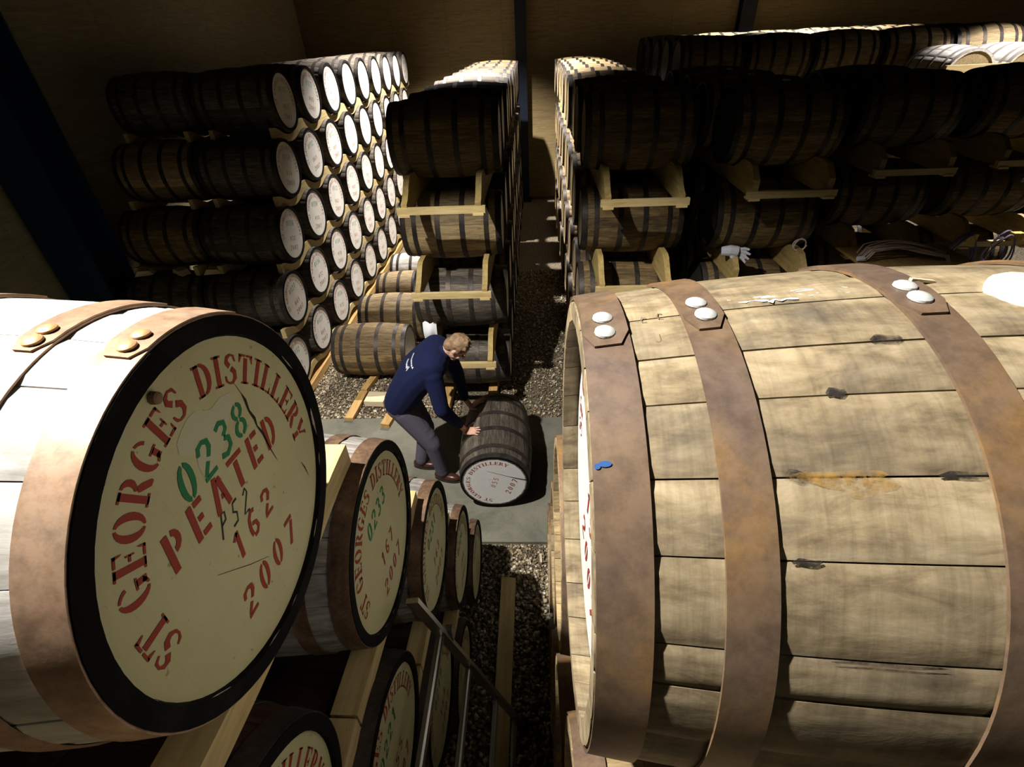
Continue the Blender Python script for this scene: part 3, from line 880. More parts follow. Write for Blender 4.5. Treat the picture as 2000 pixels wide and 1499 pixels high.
# ------------------------------------------------------------------ far left stack, white heads to the aisle
XF, PF, HF = -2.755, 0.7732, 0.6192
OF = [6.1758, 5.815, 5.4532, 5.1012, 4.7336]
ZF = [H - 0.5008 - HF * r for r in range(5)]
rown = ['top row', 'second row', 'middle row', 'fourth row', 'bottom row']
cntF = [9, 9, 9, 8, 8]
variants = [text_meshes('tF%d' % i, n, b, y, ink='ink_pale', ink2='ink_pgreen') for i, (n, b, y) in enumerate([('0112', '061', '2007'), ('0127', '085', '2007'), ('0136', '072', '2007'), ('0150', '018', '2007')])]
for r in range(5):
    for c in range(cntF[r]):
        front = c == 0
        cask('cask', 'white-headed cask, %s from the front, %s of the tall left stack' % (ordn(c), rown[r]), (XF - L / 2, OF[r] + c * PF, ZF[r]), 0, R(rnd.uniform(-14, 14)),
             ('stave_dark', 'hoop_dark', 'black', 'white'), variants[(r * 3 + c) % 4], 'B' if front else 'C', 'white-headed casks of the tall left stack', scale=(0.985, 1, 1), hoops6=front or r == 0)
    # second file behind, seen at the front and on top
    cask('cask', 'dark cask in the left half of the tall left stack front, %s' % rown[r], (XF - L * 1.5 - 0.03, OF[r] + 0.02, ZF[r]), 0, R(rnd.uniform(0, 360)),
         ('stave_tan' if r == 1 else ('stave_brown' if r == 2 else 'stave_dark'), 'hoop_dark', 'black', 'cream'), None, 'B', 'left half of the tall left stack')
for r in range(4):
    n = cntF[r]
    for i, x in enumerate((XF - 0.07, XF - 0.74, XF - L - 0.12, XF - 2 * L + 0.10)):
        mm = scallop_rail(0, 0, n if i == 0 else 2, PF, 0).mesh('scalloped_rail', M['pine_y'])
        o = put('scalloped_rail', mm, None, (x, OF[r], ZF[r] - 0.322))
        tag(o, 'wavy pale rail %s %s of the tall left stack' % (['along the white heads under', 'inside the front under', 'behind the white-headed casks under', 'by the left wall under'][i], rown[r]), 'rail', 'wavy rails of the tall left stack')
for i, x in enumerate((XF - 0.06, XF - 0.75)):
    mb = MB(); mb.box((-0.05, 0, 0), (0.05, 6.6, 0.10))
    o = put('floor_runner', mb.mesh('floor_runner', M['orange_pine']), None, (x, 4.35, -0.01))
    tag(o, ['orange timber runner on the gravel along the foot of the white-headed stack', 'timber runner under the middle of the white-headed stack'][i], 'timber')
    n = cntF[4]
    o = put('scalloped_rail', scallop_rail(0, 0, n, PF, 0, amp=.05, thick=.06).mesh('scalloped_rail', M['pine_y']), None, (x, OF[4], ZF[4] - 0.322))
    tag(o, ['lowest wavy timber rail, on the orange runner under the bottom row of white heads', 'wavy timber rail hidden deeper under the bottom row of white heads'][i], 'rail', 'wavy rails of the tall left stack')

for i, (x, rz) in enumerate(((-4.40, .3), (-3.98, -.5), (-3.60, .15))):
    mb = MB()
    V = [(-.10, -.05, 0), (.10, -.05, 0), (.10, .05, 0), (-.10, .05, 0), (-.05, -.05, .06), (.06, -.05, .05), (.06, .05, .05), (-.05, .05, .06)]
    mb.add(V, [(3, 2, 1, 0), (4, 5, 6, 7), (0, 1, 5, 4), (1, 2, 6, 5), (2, 3, 7, 6), (3, 0, 4, 7)])
    o = put('timber_block', mb.mesh('timber_block', M['pale_offcut']), None, (x, OF[3] + .0, ZF[3] + .318), (0, 0, rz))
    tag(o, ['pale timber wedge nearest the left wall on the fourth row of casks', 'middle of the pale timber wedges on the fourth row of casks', 'pale timber wedge nearest the white heads on the fourth row of casks'][i], 'timber', 'wedges on the fourth row of the tall left stack')

# ------------------------------------------------------------------ cradle stacks
def cradle_rail_mesh(n, pitch, lead=0.93, w=0.050, hv=0.135, hh=0.245, hf=0.07, material='cradle_pine'):
    """scalloped timber: valleys under the casks, horn between, half scallop at the front"""
    mb = MB(); V = []
    ya, yb = -pitch * lead, (n - 1) * pitch + pitch * 0.5
    k = int((yb - ya) / pitch * 14)
    for i in range(k + 1):
        y = ya + (yb - ya) * i / k
        c = 0.5 * (1 - math.cos(2 * math.pi * y / pitch))
        lo = hv if y > -pitch / 2 else hf
        top = min(lo + (hh * 1.12 - lo) * c ** 1.25, hh)
        for sxx, z in ((-w / 2, 0), (w / 2, 0), (w / 2, top), (-w / 2, top)): V.append((sxx, y, z))
    Fc = [(3, 2, 1, 0)]
    for i in range(k):
        for j in range(4): Fc.append((i * 4 + j, i * 4 + (j + 1) % 4, i * 4 + 4 + (j + 1) % 4, i * 4 + 4 + j))
    Fc.append(tuple(k * 4 + j for j in range(4)))
    mb.add(V, Fc)
    return mb.mesh('rail', M[material])

def cradle(label, xc, y, z, n, pitch, gap=0.60, group=None, lead=0.93):
    t = thing('cradle', label, 'cradle', (xc, y, z), group=group)
    key = ('cr', n, pitch, lead)
    if key not in _cache: _cache[key] = cradle_rail_mesh(n, pitch, lead)
    for s in (-1, 1): put('rail', _cache[key], t, (s * gap / 2, 0, 0))
    mb = MB(); mb.box((-gap / 2 - .06, -pitch * lead - .022, -0.005), (gap / 2 + .06, -pitch * lead + 0.02, 0.05))
    put('batten', mb.mesh('batten', M['pine']), t)
    mb = MB()
    for s in (-1, 1): mb.box((s * gap / 2 - .045, -pitch * lead - .03, -0.022), (s * gap / 2 + .045, -pitch * lead + .09, -0.004))
    put('packing_piece', mb.mesh('packing_piece', M['pine']), t)
    return t

HM = 0.770
ZM = [0.43 + HM * k for k in range(4)]           # floor level first
levn = ['bottom', 'second lowest', 'second highest', 'top']
YM = 4.9
PM = 0.775
XM = -0.335
stM = [('stave_dark', 'hoop_dark', 'black', 'white'), ('stave_brown', 'hoop_dark', 'black', 'white'), ('stave_tan', 'hoop_dark', 'black', 'white')]
for k in range(4):
    nC = 10
    for c in range(nC):
        if c == 0:
            lb = 'dark %s cask of the middle stack front, %s' % (['bottom', 'third-level', 'second-level', 'top'][k], ['beside the bending man', 'above the cradle behind the man', 'with a bright glint on its hoop', 'with only blackened staves showing'][k])
        else:
            lb = 'cask %s from the front, %s level of the middle stack' % (ordn(c), levn[k])
        cask('cask', lb, (XM - L / 2 - 0.02 * (c == 0) + rnd.uniform(-.012, .012), YM + PM * c, ZM[k]), 0, R(rnd.uniform(0, 360)) if c else R([20, 75, 40, 100][k]),
             stM[[0, 0, 2, 1][k]] if c == 0 else stM[0 if (c + k) % 2 else 1], variants[(c + k) % 4], 'B' if c == 0 else 'C', 'casks of the middle stack', scale=(1.06 if c == 0 else 1.02, 1, 1), hoops6=True)
for k in range(3):
    cradle('pale timber cradle %s at the front of the middle stack' % ['just behind the man\'s head', 'two levels above the floor', 'under the top cask'][k], XM - L / 2 - .01, YM, ZM[k] + 0.313, 10 if k == 2 else 6, PM, 0.62, 'cradles between the cask levels')
for s in (0.2, 0.72):
    mb = MB(); mb.box((-.05, -.5, 0), (.05, 8.3, 0.10))
    tag(put('floor_runner', mb.mesh('floor_runner', M['orange_pine']), None, (XM - s, YM, -0.005)), 'timber runner on the floor under the %s ends of the middle stack' % ('aisle' if s < .5 else 'left'), 'timber')

# white rag on the left horn behind the man
def rag():
    mb = MB()
    n = 7; V = []
    for i in range(n):
        for j in range(n):
            u, v = i / (n - 1), j / (n - 1)
            fold = .012 * math.sin(7 * u + 3 * v)
            V.append(((u - .5) * .14, -.045 - .03 * math.sin(v * 3) + fold, .13 - v * .18 + .012 * math.sin(9 * u)))
    V2 = [(x, y + .006, z) for x, y, z in V]
    Fc = [(i * n + j, i * n + j + 1, (i + 1) * n + j + 1, (i + 1) * n + j) for i in range(n - 1) for j in range(n - 1)]
    Fc2 = [tuple(reversed([q + n * n for q in f])) for f in Fc]
    mb.add(V + V2, Fc + Fc2)
    o = put('rag', mb.mesh('rag', M['cloth'], True), None, (XM - L / 2 - .01 - .31, YM - PM / 2 - .03, ZM[0] + .325 + .23))
    tag(o, 'white rag draped over the cradle horn just behind the man\'s head', 'rag')
rag()

# ------------------------------------------------------------------ right back stacks
XS = [0.44, 1.66, 3.0, 4.22]
YS = [4.95, 4.95, 5.55, 5.75]
namS = ['stack across the aisle', 'second stack right of the aisle', 'third stack right of the aisle', 'rightmost stack']
stS = ['stave_brown', 'stave_brown', 'stave_brown', 'stave_brown']
for i in range(4):
    for k in range(4):
        nC = [10, 4, 2, 1][i]
        for c in range(nC):
            lb = ('brown front cask, %s level of the %s' if c == 0 else 'cask ' + ordn(c) + ' from front, %s level of the %s') % (levn[k], namS[i])
            hero_front = c == 0
            cask('cask', lb, (XS[i] + L / 2 + (rnd.uniform(-.02, .02) if c else 0), YS[i] + PM * c, ZM[k]), math.pi, R(rnd.uniform(0, 360)) if k < 3 or i != 1 else 0,
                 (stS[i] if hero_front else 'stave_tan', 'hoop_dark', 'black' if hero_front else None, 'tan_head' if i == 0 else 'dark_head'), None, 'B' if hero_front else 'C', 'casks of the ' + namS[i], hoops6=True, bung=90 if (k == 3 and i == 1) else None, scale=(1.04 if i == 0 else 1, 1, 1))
    for k in range(3):
        cradle('timber cradle %s, front of %s' % (['above the bottom cask', 'below the second highest cask', 'below the top cask'][k], namS[i]), XS[i] + L / 2, YS[i], ZM[k] + 0.313, 3, PM, 0.60, 'cradles between the cask levels', 0.93 if i == 0 else 0.78)
for i in range(4):
    t = thing('floor_runner', 'pair of timber runners under the bottom casks of the ' + namS[i], 'timber', (XS[i] + L / 2, YS[i], -0.03))
    for sg in (-.3, .3):
        mb = MB(); mb.box((sg - .05, -.4, 0), (sg + .05, 8.0 if i == 0 else 2.8, .128)); put('runner', mb.mesh('runner', M['orange_pine']), t)
# nested stack beyond, lit along its top
XB = [2.1, 3.05, 4.0, 4.95, 5.9]
for i, x in enumerate(XB):
    for c in range(5):
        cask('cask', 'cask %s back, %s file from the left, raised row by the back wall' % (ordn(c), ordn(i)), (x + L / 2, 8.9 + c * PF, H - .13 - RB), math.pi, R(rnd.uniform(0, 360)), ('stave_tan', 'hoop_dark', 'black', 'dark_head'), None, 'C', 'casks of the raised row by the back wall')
for i, y in enumerate((8.75, 12.3)):
    pass
t = thing('rack_frame', 'dark timber frame carrying the raised row of casks by the back wall', 'frame', (0, 0, 0))
for x in XB:
    for xo in (.14, .76):
        mb = MB(); mb.box((x + xo - .05, 8.6, 2.5), (x + xo + .05, 12.3, H - .13 - 2 * RB + .012)); put('beam', mb.mesh('beam', M['stave_dark']), t)
for x in (2.2, 3.6, 5.2, 6.7):
    for y in (8.62, 12.1):
        mb = MB(); mb.box((x - .06, y, -.03), (x + .06, y + .14, 2.5)); put('post', mb.mesh('post', M['stave_dark']), t)
for y in (8.62, 12.1):
    mb = MB(); mb.box((2.1, y, 2.38), (6.82, y + .14, 2.5)); put('bearer', mb.mesh('bearer', M['stave_dark']), t)

# lit casks at the far right, heads to the viewer, behind a plank
for i in range(2):
    cask('cask', ['left', 'right'][i] + ' of two brightly lit grey casks at the far right top', (5.40 + i * 0.70, 7.48 + L / 2, H - .335 - RB), -math.pi / 2, R(rnd.uniform(0, 90)), ('stave_pale', 'hoop_pale', None, 'tan_head'), None, 'C', 'lit casks at the far right')
mb = MB(); mb.box((5.05, 7.40, 0), (6.6, 7.44, .16))
o = put('plank', mb.mesh('plank', M['pine']), None, (0, 0, H - .69)); tag(o, 'pale plank across the lit casks at the far right top', 'plank')
t = thing('rack_frame', 'dark timber frame under the lit casks at the far right', 'frame', (5.78, 7.93, 0))
mb = MB(); mb.box((-.75, -.53, H - .8 - .5), (.75, .45, H - .335 - 2 * RB + .01)); put('beam', mb.mesh('beam', M['stave_dark']), t)
for x in (-.65, .65):
    mb = MB(); mb.box((x - .08, -.1, -.03), (x + .08, .1, H - 1.3)); put('post', mb.mesh('post', M['stave_dark']), t)

# ------------------------------------------------------------------ lying casks between the stacks
for i, (y, x, st_) in enumerate(((5.25, -2.49, 'stave_brown'), (6.12, -2.42, 'stave_tan'), (6.9, -2.38, 'stave_tan'), (7.68, -2.36, 'stave_pale'))):
    cask('cask', ['nearest of the tan casks lying on the gravel, behind the man\'s back', 'second of the tan casks lying on the gravel', 'third of the casks lying on the gravel, brightly lit', 'furthest of the casks lying on the gravel, mostly hidden'][i], (x + L / 2, y, RB - .005), 0, R([200, 70, 20, 140][i]), (st_, 'hoop_dark', None, 'white'), None, 'B', 'casks lying on the gravel')

# ------------------------------------------------------------------ cask being rolled
XFB, YFB = -0.403, 2.98
tFB = text_meshes('tFB', '', '', '2007', ring_h=0.034, depth=0.0005, r0=0.212)
rc_ = cask('cask', 'dark worn cask being rolled on the path, white head marked 055', (XFB, YFB + L / 2, RB), -math.pi / 2 + 0.03, R(70), ('stave_dark', 'hoop_dark', 'black', 'white2'), tFB, 'B', headkey='head_flush', rimkey='rim_thin')
hd = [c for c in rc_.children if c.name.startswith('head')][0]
mb = MB(); line_text(mb, '055', 0.0, 0.0, 0.05, 0.043, sx(0) + .0007, .1)
put('cask_number', mb.mesh('cask_number', M['ink_pale']), hd)
mb = MB()
a_ = R(-70)
for poly in st([(-.06, .14), (.03, .105), (.12, .07), (.19, .045), (.278, .02)], [.0015, .003, .004, .010, .013]):
    mb.add([(sx(0) + .0009, p[0] * math.cos(a_) - p[1] * math.sin(a_), p[0] * math.sin(a_) + p[1] * math.cos(a_)) for p in poly], [(0, 1, 2, 3)])
put('crack', mb.mesh('crack', M['crack']), hd, label='dark split in the white head')

# ------------------------------------------------------------------ ladder
def ladder():
    t = thing('ladder', 'aluminium ladder leaning in the dark narrow aisle against the near left stack', 'ladder', (0, 0, 0))
    top = Vector((-0.405, 0.862, H - 1.44)); bot = Vector((-0.12, 1.27, 0.0))
    d = (bot - top).normalized()
    wv = Vector((0, -0.56, 0))
    for s in (0, 1):
        mb = MB(); mb.beam(top + wv * s, bot + wv * s, 0.016, 0.040, (1, 0, .3))
        put('stile', mb.mesh('stile', M['alu']), t)
    for tt in (.155, .355, .62, .86):
        p = top.lerp(bot, tt)
        mb = MB()
        mb.tube([(-.002, -.55, 0), (-.002, -.006, 0)], 0.011, 8)
        mb.box((-0.016, -0.55, -0.011), (-0.002, -0.008, 0.0095)); mb.box((.0085, -.55, -.002), (.0115, -.008, .0125))
        put('rung', mb.mesh('rung', M['alu']), t, p)
    mb = MB(); mb.box((-.012, -.012, -.035), (.012, .012, .035))
    put('bracket', mb.mesh('bracket', M['alu']), t, top.lerp(bot, .19) + Vector((.012, .012, .03)))
    for s in (0, 1):
        mb = MB(); mb.box((-.035, -.03, 0), (.035, .03, .05)); put('foot', mb.mesh('foot', M['black']), t, bot + wv * s - Vector((0, 0, .01)))
ladder()

# ------------------------------------------------------------------ loose timber on the floor
def slab(label, quad, h, material, cat='plank', z0=0.0):
    mb = MB()
    V = [(x, y, z0) for x, y in quad] + [(x, y, z0 + h) for x, y in quad]
    mb.add(V, [(3, 2, 1, 0), (4, 5, 6, 7), (0, 1, 5, 4), (1, 2, 6, 5), (2, 3, 7, 6), (3, 0, 4, 7)])
    tag(put('plank' if cat == 'plank' else 'timber_block', mb.mesh('plank', M[material])), label, cat)
slab('long yellow plank lying on the dark gravel of the near aisle', [(-.305, 1.0), (-.20, 1.0), (-.195, 2.26), (-.305, 2.27)], 0.035, 'pine_y')
slab('worn brown plank on the gravel, its end over the concrete path', [(-2.185, 4.24), (-2.085, 4.235), (-2.06, 4.74), (-2.155, 4.76)], 0.04, 'orange_pine')
slab('upper brown plank end to end with the worn one, towards the lying casks', [(-2.15, 4.77), (-2.07, 4.76), (-2.01, 5.12), (-2.09, 5.14)], 0.055, 'orange_pine')
slab('pale square timber block on the gravel behind the man', [(-2.03, 4.50), (-1.80, 4.485), (-1.79, 4.68), (-2.02, 4.70)], 0.07, 'pale_offcut', 'timber')
slab('short orange timber block on the edge of the path behind the man\'s legs', [(-1.74, 4.12), (-1.64, 4.10), (-1.60, 4.38), (-1.70, 4.40)], 0.05, 'orange_pine', 'timber')
slab('small pale wood chip on the bright gravel beside the right stack', [(-.005, 2.42), (.012, 2.42), (.008, 2.50), (-.012, 2.50)], 0.012, 'pale_offcut', 'wood chip')

# ------------------------------------------------------------------ gloves, cords and cables left on the cradles
def glove():
    mb = MB()
    t = Vector((1.80, YS[1] - 0.46, ZM[1] + .313 + .25))
    # flat knitted hand flopped over the horn: palm, four fingers and a thumb, merged by remeshing
    mb.tube([(-.10, .02, .0), (-.03, .0, .012), (.04, -.01, .004)], [.042, .052, .05], 10)
    for k, (a, ln) in enumerate(((-.62, .085), (-.36, .10), (-.1, .10), (.18, .085))):
        d = Vector((math.cos(a) * .9, -.25, math.sin(a)))
        p = Vector((.055, -.012, -.032 + .02 * k))
        mb.tube([p, p + d * ln * .5, p + d * ln + Vector((.0, -.01, -.012))], [.016, .015, .011], 8)
    mb.tube([(-.02, -.03, -.03), (.02, -.05, -.07), (.03, -.05, -.10)], [.018, .016, .011], 8)
    me_ = remesh(mb, 0.006, 2, 'glove', M['glove'])
    o = put('glove', me_, None, t)
    tag(o, 'grey knitted work glove flopped over a cradle horn, second stack right of the aisle', 'glove')

def remesh(mb, voxel, smooth, name, material, subs=0):
    tmp = bpy.data.meshes.new('tmp'); tmp.from_pydata(mb.v, [], mb.f); tmp.update()
    o = bpy.data.objects.new('tmp', tmp); C.objects.link(o)
    r = o.modifiers.new('r', 'REMESH'); r.mode = 'VOXEL'; r.voxel_size = voxel; r.use_smooth_shade = True
    if smooth:
        sm = o.modifiers.new('s', 'SMOOTH'); sm.iterations = smooth; sm.factor = 0.5
    dg = bpy.context.evaluated_depsgraph_get()
    res = bpy.data.meshes.new_from_object(o.evaluated_get(dg))
    bpy.data.objects.remove(o); bpy.data.meshes.remove(tmp)
    res.name = name; res.materials.clear(); res.materials.append(material)
    res.polygons.foreach_set('use_smooth', [True] * len(res.polygons))
    return res
glove()

def loops():
    r2 = random.Random(9)
    mb = MB()
    n = 40
    mb.tube([(.055 * math.cos(i * .32) + .002 * i / 10, -.012 * math.sin(i * .5), .055 * math.sin(i * .32)) for i in range(n)], .006, 6)
    tag(put('twine_loop', mb.mesh('twine_loop', M['twine'], True), None, (2.40, YS[1] - 0.42, ZM[1] + .313 + .285)), 'small loop of brown twine on the cradle horn right of the grey glove', 'twine')
    # bundle of pale cords lying across the third stack
    t = thing('cord_bundle', 'tangled bundle of pale brown cords in front of the third stack', 'cord', (3.02, YS[2] - .98, ZM[1] + .418))
    for k in range(11):
        mb = MB(); ph = r2.uniform(0, 6)
        y0 = r2.uniform(-.07, .07); z0 = r2.uniform(.06, .09)
        pts = [(i * .76 / 16 + r2.uniform(-.01, .01), y0 + .03 * math.sin(i * .5 + ph), z0 + .035 * math.sin(i * .28 + ph * .3) + .05 * math.sin(math.pi * i / 16) - (.06 if i in (0, 16) else 0)) for i in range(17)]
        mb.tube(pts, .006, 5)
        put('cord', mb.mesh('cord', M['twine'], True), t)
    mb = MB(); mb.tube([(-.05, -.03, .03), (.0, -.03, .03), (.04, -.02, .02)], [.022, .026, .018], 8)
    put('plug', mb.mesh('plug', M['cloth'], True), t, label='white plug end')
    mb = MB(); mb.box((3.0, YS[2] - 1.13, 0), (4.0, YS[2] - .57, .025))
    tag(put('board', mb.mesh('board', M['orange_pine']), None, (0, 0, ZM[1] + .385)), 'narrow board under the bundle of cords at the third stack', 'board')
    for j, (x, z, rr) in enumerate(((4.37, 1.47, .17), (4.74, 1.47, .15))):
        t = thing('cable_coil', ['wide coil of dark purple cable hung beside the yellow block, left one', 'narrower coil of dark purple cable hung at the right edge'][j], 'cable', (x, 5.12, z), group='cable coils on the rightmost stack')
        for k in range(6):
            mb = MB(); q = rr * r2.uniform(.82, 1.08); ox, oy = r2.uniform(-.03, .03), r2.uniform(-.05, .05)
            mb.tube([(ox + q * .8 * math.cos(i * .2618), oy + .03 * math.sin(i * .5236), q * 1.15 * math.sin(i * .2618)) for i in range(25)], .008, 6)
            put('turn', mb.mesh('turn', M['cable'], True), t)
    for j, (x, z) in enumerate(((4.40, ZM[1] + .313 + .09), (4.84, ZM[1] + .313 + .09))):
        mb = MB(); mb.box((-.05, -.03, -.04), (.05, .03, .04)); mb.box((-.012, -.034, -.04), (.012, -.03, .04))
        o = put('block', mb.mesh('block', M['tape']), None, (x, 5.135, z))
        tag(o, ['left of two small yellow blocks by the cable coils', 'right of two small yellow blocks by the cable coils'][j], 'block', 'yellow blocks by the cable coils')
loops()

# ------------------------------------------------------------------ the man bending over the cask
M['jumper'] = mat('navy_wool', (0.003, 0.007, 0.042), 0.9)
M['trousers'] = mat('grey_purple_cotton', (0.085, 0.078, 0.105), 0.9)
M['skin'] = mat('skin', (0.62, 0.36, 0.27), 0.55)
M['hair'] = wood('sandy_brown_hair', (0.10, 0.055, 0.025), (0.24, 0.15, 0.085), (0.36, 0.25, 0.16), (0.12, 0.07, 0.04), 0.4, 0.7, (8, 8, 8), 6, 0)
M['shoe'] = mat('dark_brown_leather', (0.05, 0.018, 0.012), 0.3)
M['sole'] = mat('shoe_sole', (0.02, 0.016, 0.014), 0.8)
M['eye'] = mat('eye', (0.04, 0.03, 0.02), 0.2)
M['lip'] = mat('lip', (0.45, 0.2, 0.17), 0.5)

def cap(mb, p, q, r0, r1, n=12):
    """tapered capsule"""
    p, q = Vector(p), Vector(q); d = q - p
    if d.length < 1e-6: d = Vector((0, 0, 1e-4))
    t = d.normalized()
    pts = []; rs = []
    for k in range(4):
        a = math.pi / 2 * k / 3
        pts.append(p - t * r0 * math.cos(a)); rs.append(max(r0 * math.sin(a), 1e-4))
    for k in range(3, -1, -1):
        a = math.pi / 2 * k / 3
        pts.append(q + t * r1 * math.cos(a)); rs.append(max(r1 * math.sin(a), 1e-4))
    mb.tube(pts, rs, n)

def ell(mb, c, ax, rad, n=14, mrows=9):
    """ellipsoid with axes ax (3 vectors) and radii"""
    c = Vector(c); V = []
    for i in range(mrows + 1):
        th_ = math.pi * i / mrows
        for k in range(n):
            ph = 2 * math.pi * k / n
            l = (math.sin(th_) * math.cos(ph) * rad[0], math.sin(th_) * math.sin(ph) * rad[1], math.cos(th_) * rad[2])
            V.append(c + ax[0] * l[0] + ax[1] * l[1] + ax[2] * l[2])
    Fc = [(i * n + k, i * n + (k + 1) % n, (i + 1) * n + (k + 1) % n, (i + 1) * n + k) for i in range(mrows) for k in range(n)]
    mb.add(V, Fc)

def man():
    V3 = Vector
    J = dict(pel=V3((-1.19, 3.42, .90)), rh=V3((-1.17, 3.32, .86)), lh=V3((-1.19, 3.53, .86)),
             rk=V3((-.965, 3.30, .49)), lk=V3((-1.07, 3.56, .47)), ra=V3((-.925, 3.345, .10)), la=V3((-1.16, 3.51, .10)),
             rt=V3((-.79, 3.315, .035)), lt=V3((-1.03, 3.50, .035)),
             mid=V3((-1.03, 3.42, 1.17)), ch=V3((-.86, 3.41, 1.34)), nk=V3((-.735, 3.395, 1.415)),
             rs=V3((-.84, 3.225, 1.29)), ls=V3((-.80, 3.595, 1.31)), re=V3((-.80, 3.17, .985)), le=V3((-.74, 3.70, 1.0)),
             rw=V3((-.695, 3.345, .665)), lw=V3((-.70, 3.735, .665)))
    root = None
    # --- body: one continuous surface of skin, head to feet
    b = MB()
    side = V3((0, 1, 0))
    for t_ in range(7):
        f = t_ / 6
        c = J['pel'].lerp(J['mid'], f * 2) if f < .5 else J['mid'].lerp(J['ch'], f * 2 - 1)
        cap(b, c - side * .075, c + side * .075, .105, .105)
    cap(b, J['ch'] - side * .11, J['ch'] + side * .11, .095, .095)
    cap(b, J['ch'], J['nk'], .075, .058); 
    for s, h, k, a, t2 in (('r', 'rh', 'rk', 'ra', 'rt'), ('l', 'lh', 'lk', 'la', 'lt')):
        cap(b, J[h], J[k], .082, .054); cap(b, J[k], J[a], .052, .034); cap(b, J[a] - V3((.02, 0, .04)), J[t2], .032, .026)
    for sh, el, wr in (('rs', 're', 'rw'), ('ls', 'le', 'lw')):
        cap(b, J['ch'].lerp(J[sh], .4), J[sh], .07, .058); cap(b, J[sh], J[el], .05, .038); cap(b, J[el], J[wr], .036, .025)
    # head frame: face f looks down at the cask, crown u points forward and up
    fdir = V3((.56, -.02, -.82)).normalized()
    u = V3((.80, -.10, .50)); u = (u - fdir * u.dot(fdir)).normalized()
    sd = u.cross(fdir).normalized()
    hc = V3((-.645, 3.375, 1.462))
    A = (fdir, sd, u)
    at = lambda a, s_, c: hc + fdir * a + sd * s_ + u * c
    cap(b, J['nk'], at(-.02, 0, -.05), .056, .054)
    ell(b, at(-.005, 0, .02), A, (.092, .073, .092))
    ell(b, at(.025, 0, -.045), A, (.066, .058, .068))
    ell(b, at(.058, 0, -.093), A, (.030, .034, .026))
    cap(b, at(.088, 0, .008), at(.108, 0, -.026), .009, .014)
    for s_ in (-1, 1):
        ell(b, at(-.004, s_ * .074, -.012), A, (.017, .009, .030), 8, 6)
        ell(b, at(.076, s_ * .030, .022), A, (.014, .022, .009), 8, 6)
        ell(b, at(.062, s_ * .036, -.035), A, (.024, .022, .024), 8, 6)
    # hands: palm plus five jointed fingers lying on the cask
    cx, cz, cr = XFB, RB, .331
    def onc(x_ang, y, off):
        """point on the rolled cask; angle from vertical towards -x"""
        s = abs(y - (YFB + L / 2)); r = RB - (RB - RE) * (s / (L / 2)) ** 2 + off
        return V3((cx - r * math.sin(x_ang), y, cz + r * math.cos(x_ang)))
    def hand(w, ya, flip):
        p0 = onc(.80, ya, .026); p1 = onc(.58, ya - .045 * flip - .01, .020)
        ac = (p1 - p0).normalized()
        la_ = V3((0, 1, 0)) - ac * ac.y; la_.normalize()
        cap(b, w, p0, .026, .026)
        for k in range(4):
            o = (k - 1.5) * .0205
            cap(b, p0 + la_ * o * .8, p1 + la_ * o, .0165, .0135, 8)
        lens = (.062, .075, .078, .066)
        for k in range(4):
            o = (k - 1.5) * .0215
            base = p1 + la_ * o
            kk = k if flip > 0 else 3 - k
            fan = (k - 1.5) * .20
            ang = .58; yy = base.y
            prev = base; r_ = .0098
            for sgm, fr in enumerate((.45, .32, .23)):
                ln = lens[kk] * fr
                ang -= ln * math.cos(fan - .5 * flip * .6) / .34
                yy += ln * math.sin(fan - .5 * flip * .6)
                nx_ = onc(ang, yy, .012 - .003 * sgm)
                cap(b, prev, nx_, r_, r_ - .0009, 8)
                prev = nx_; r_ -= .0009
        tb = p0 + la_ * (.034 * flip)
        t1 = onc(.70, tb.y + .026 * flip, .014); t2 = onc(.60, tb.y + .046 * flip, .011)
        cap(b, p0 + la_ * .018 * flip, t1, .0135, .0115, 8); cap(b, t1, t2, .0112, .0085, 8)
    hand(J['rw'], 3.375, 1)
    hand(J['lw'], 3.735, -1)
    body = put('person', remesh(b, .0045, 2, 'person', M['skin']))
    tag(body, 'man in a navy jumper and grey trousers bending to roll a dark cask', 'person')
    # --- jumper
    j = MB()
    for t_ in range(19):
        f = t_ / 18
        c = (J['pel'] + V3((.0, 0, .045))).lerp(J['mid'], f * 2) if f < .5 else J['mid'].lerp(J['ch'], f * 2 - 1)
        hw = .085 + .03 * f; r_ = .135 + .018 * math.sin(math.pi * f)
        cap(j, c - side * hw, c + side * hw, r_, r_, 16)
    cap(j, J['ch'] - side * .14, J['ch'] + side * .14, .115, .115, 16)
    cap(j, J['ch'], J['nk'] - V3((.02, 0, .012)), .105, .066, 16)
    for sh, el, wr in (('rs', 're', 'rw'), ('ls', 'le', 'lw')):
        cap(j, J['ch'].lerp(J[sh], .5), J[sh], .10, .084); cap(j, J[sh], J[el], .080, .064)
        cap(j, J[el], J[el].lerp(J[wr], .86), .064, .044)
        dv = (J[wr] - J[el])
        for k in range(4):
            c = J[el] + dv * (.12 + .19 * k); cap(j, c - dv * .012, c + dv * .012, .064 - .004 * k, .063 - .004 * k)
        c = J[el] + dv * .93; cap(j, J[el] + dv * .84, c, .041, .039)
    jm = put('jumper', remesh(j, .009, 3, 'jumper', M['jumper']), body)
    # --- trousers
    q = MB()
    cap(q, J['pel'] - side * .075, J['pel'] + side * .075, .135, .135, 16)
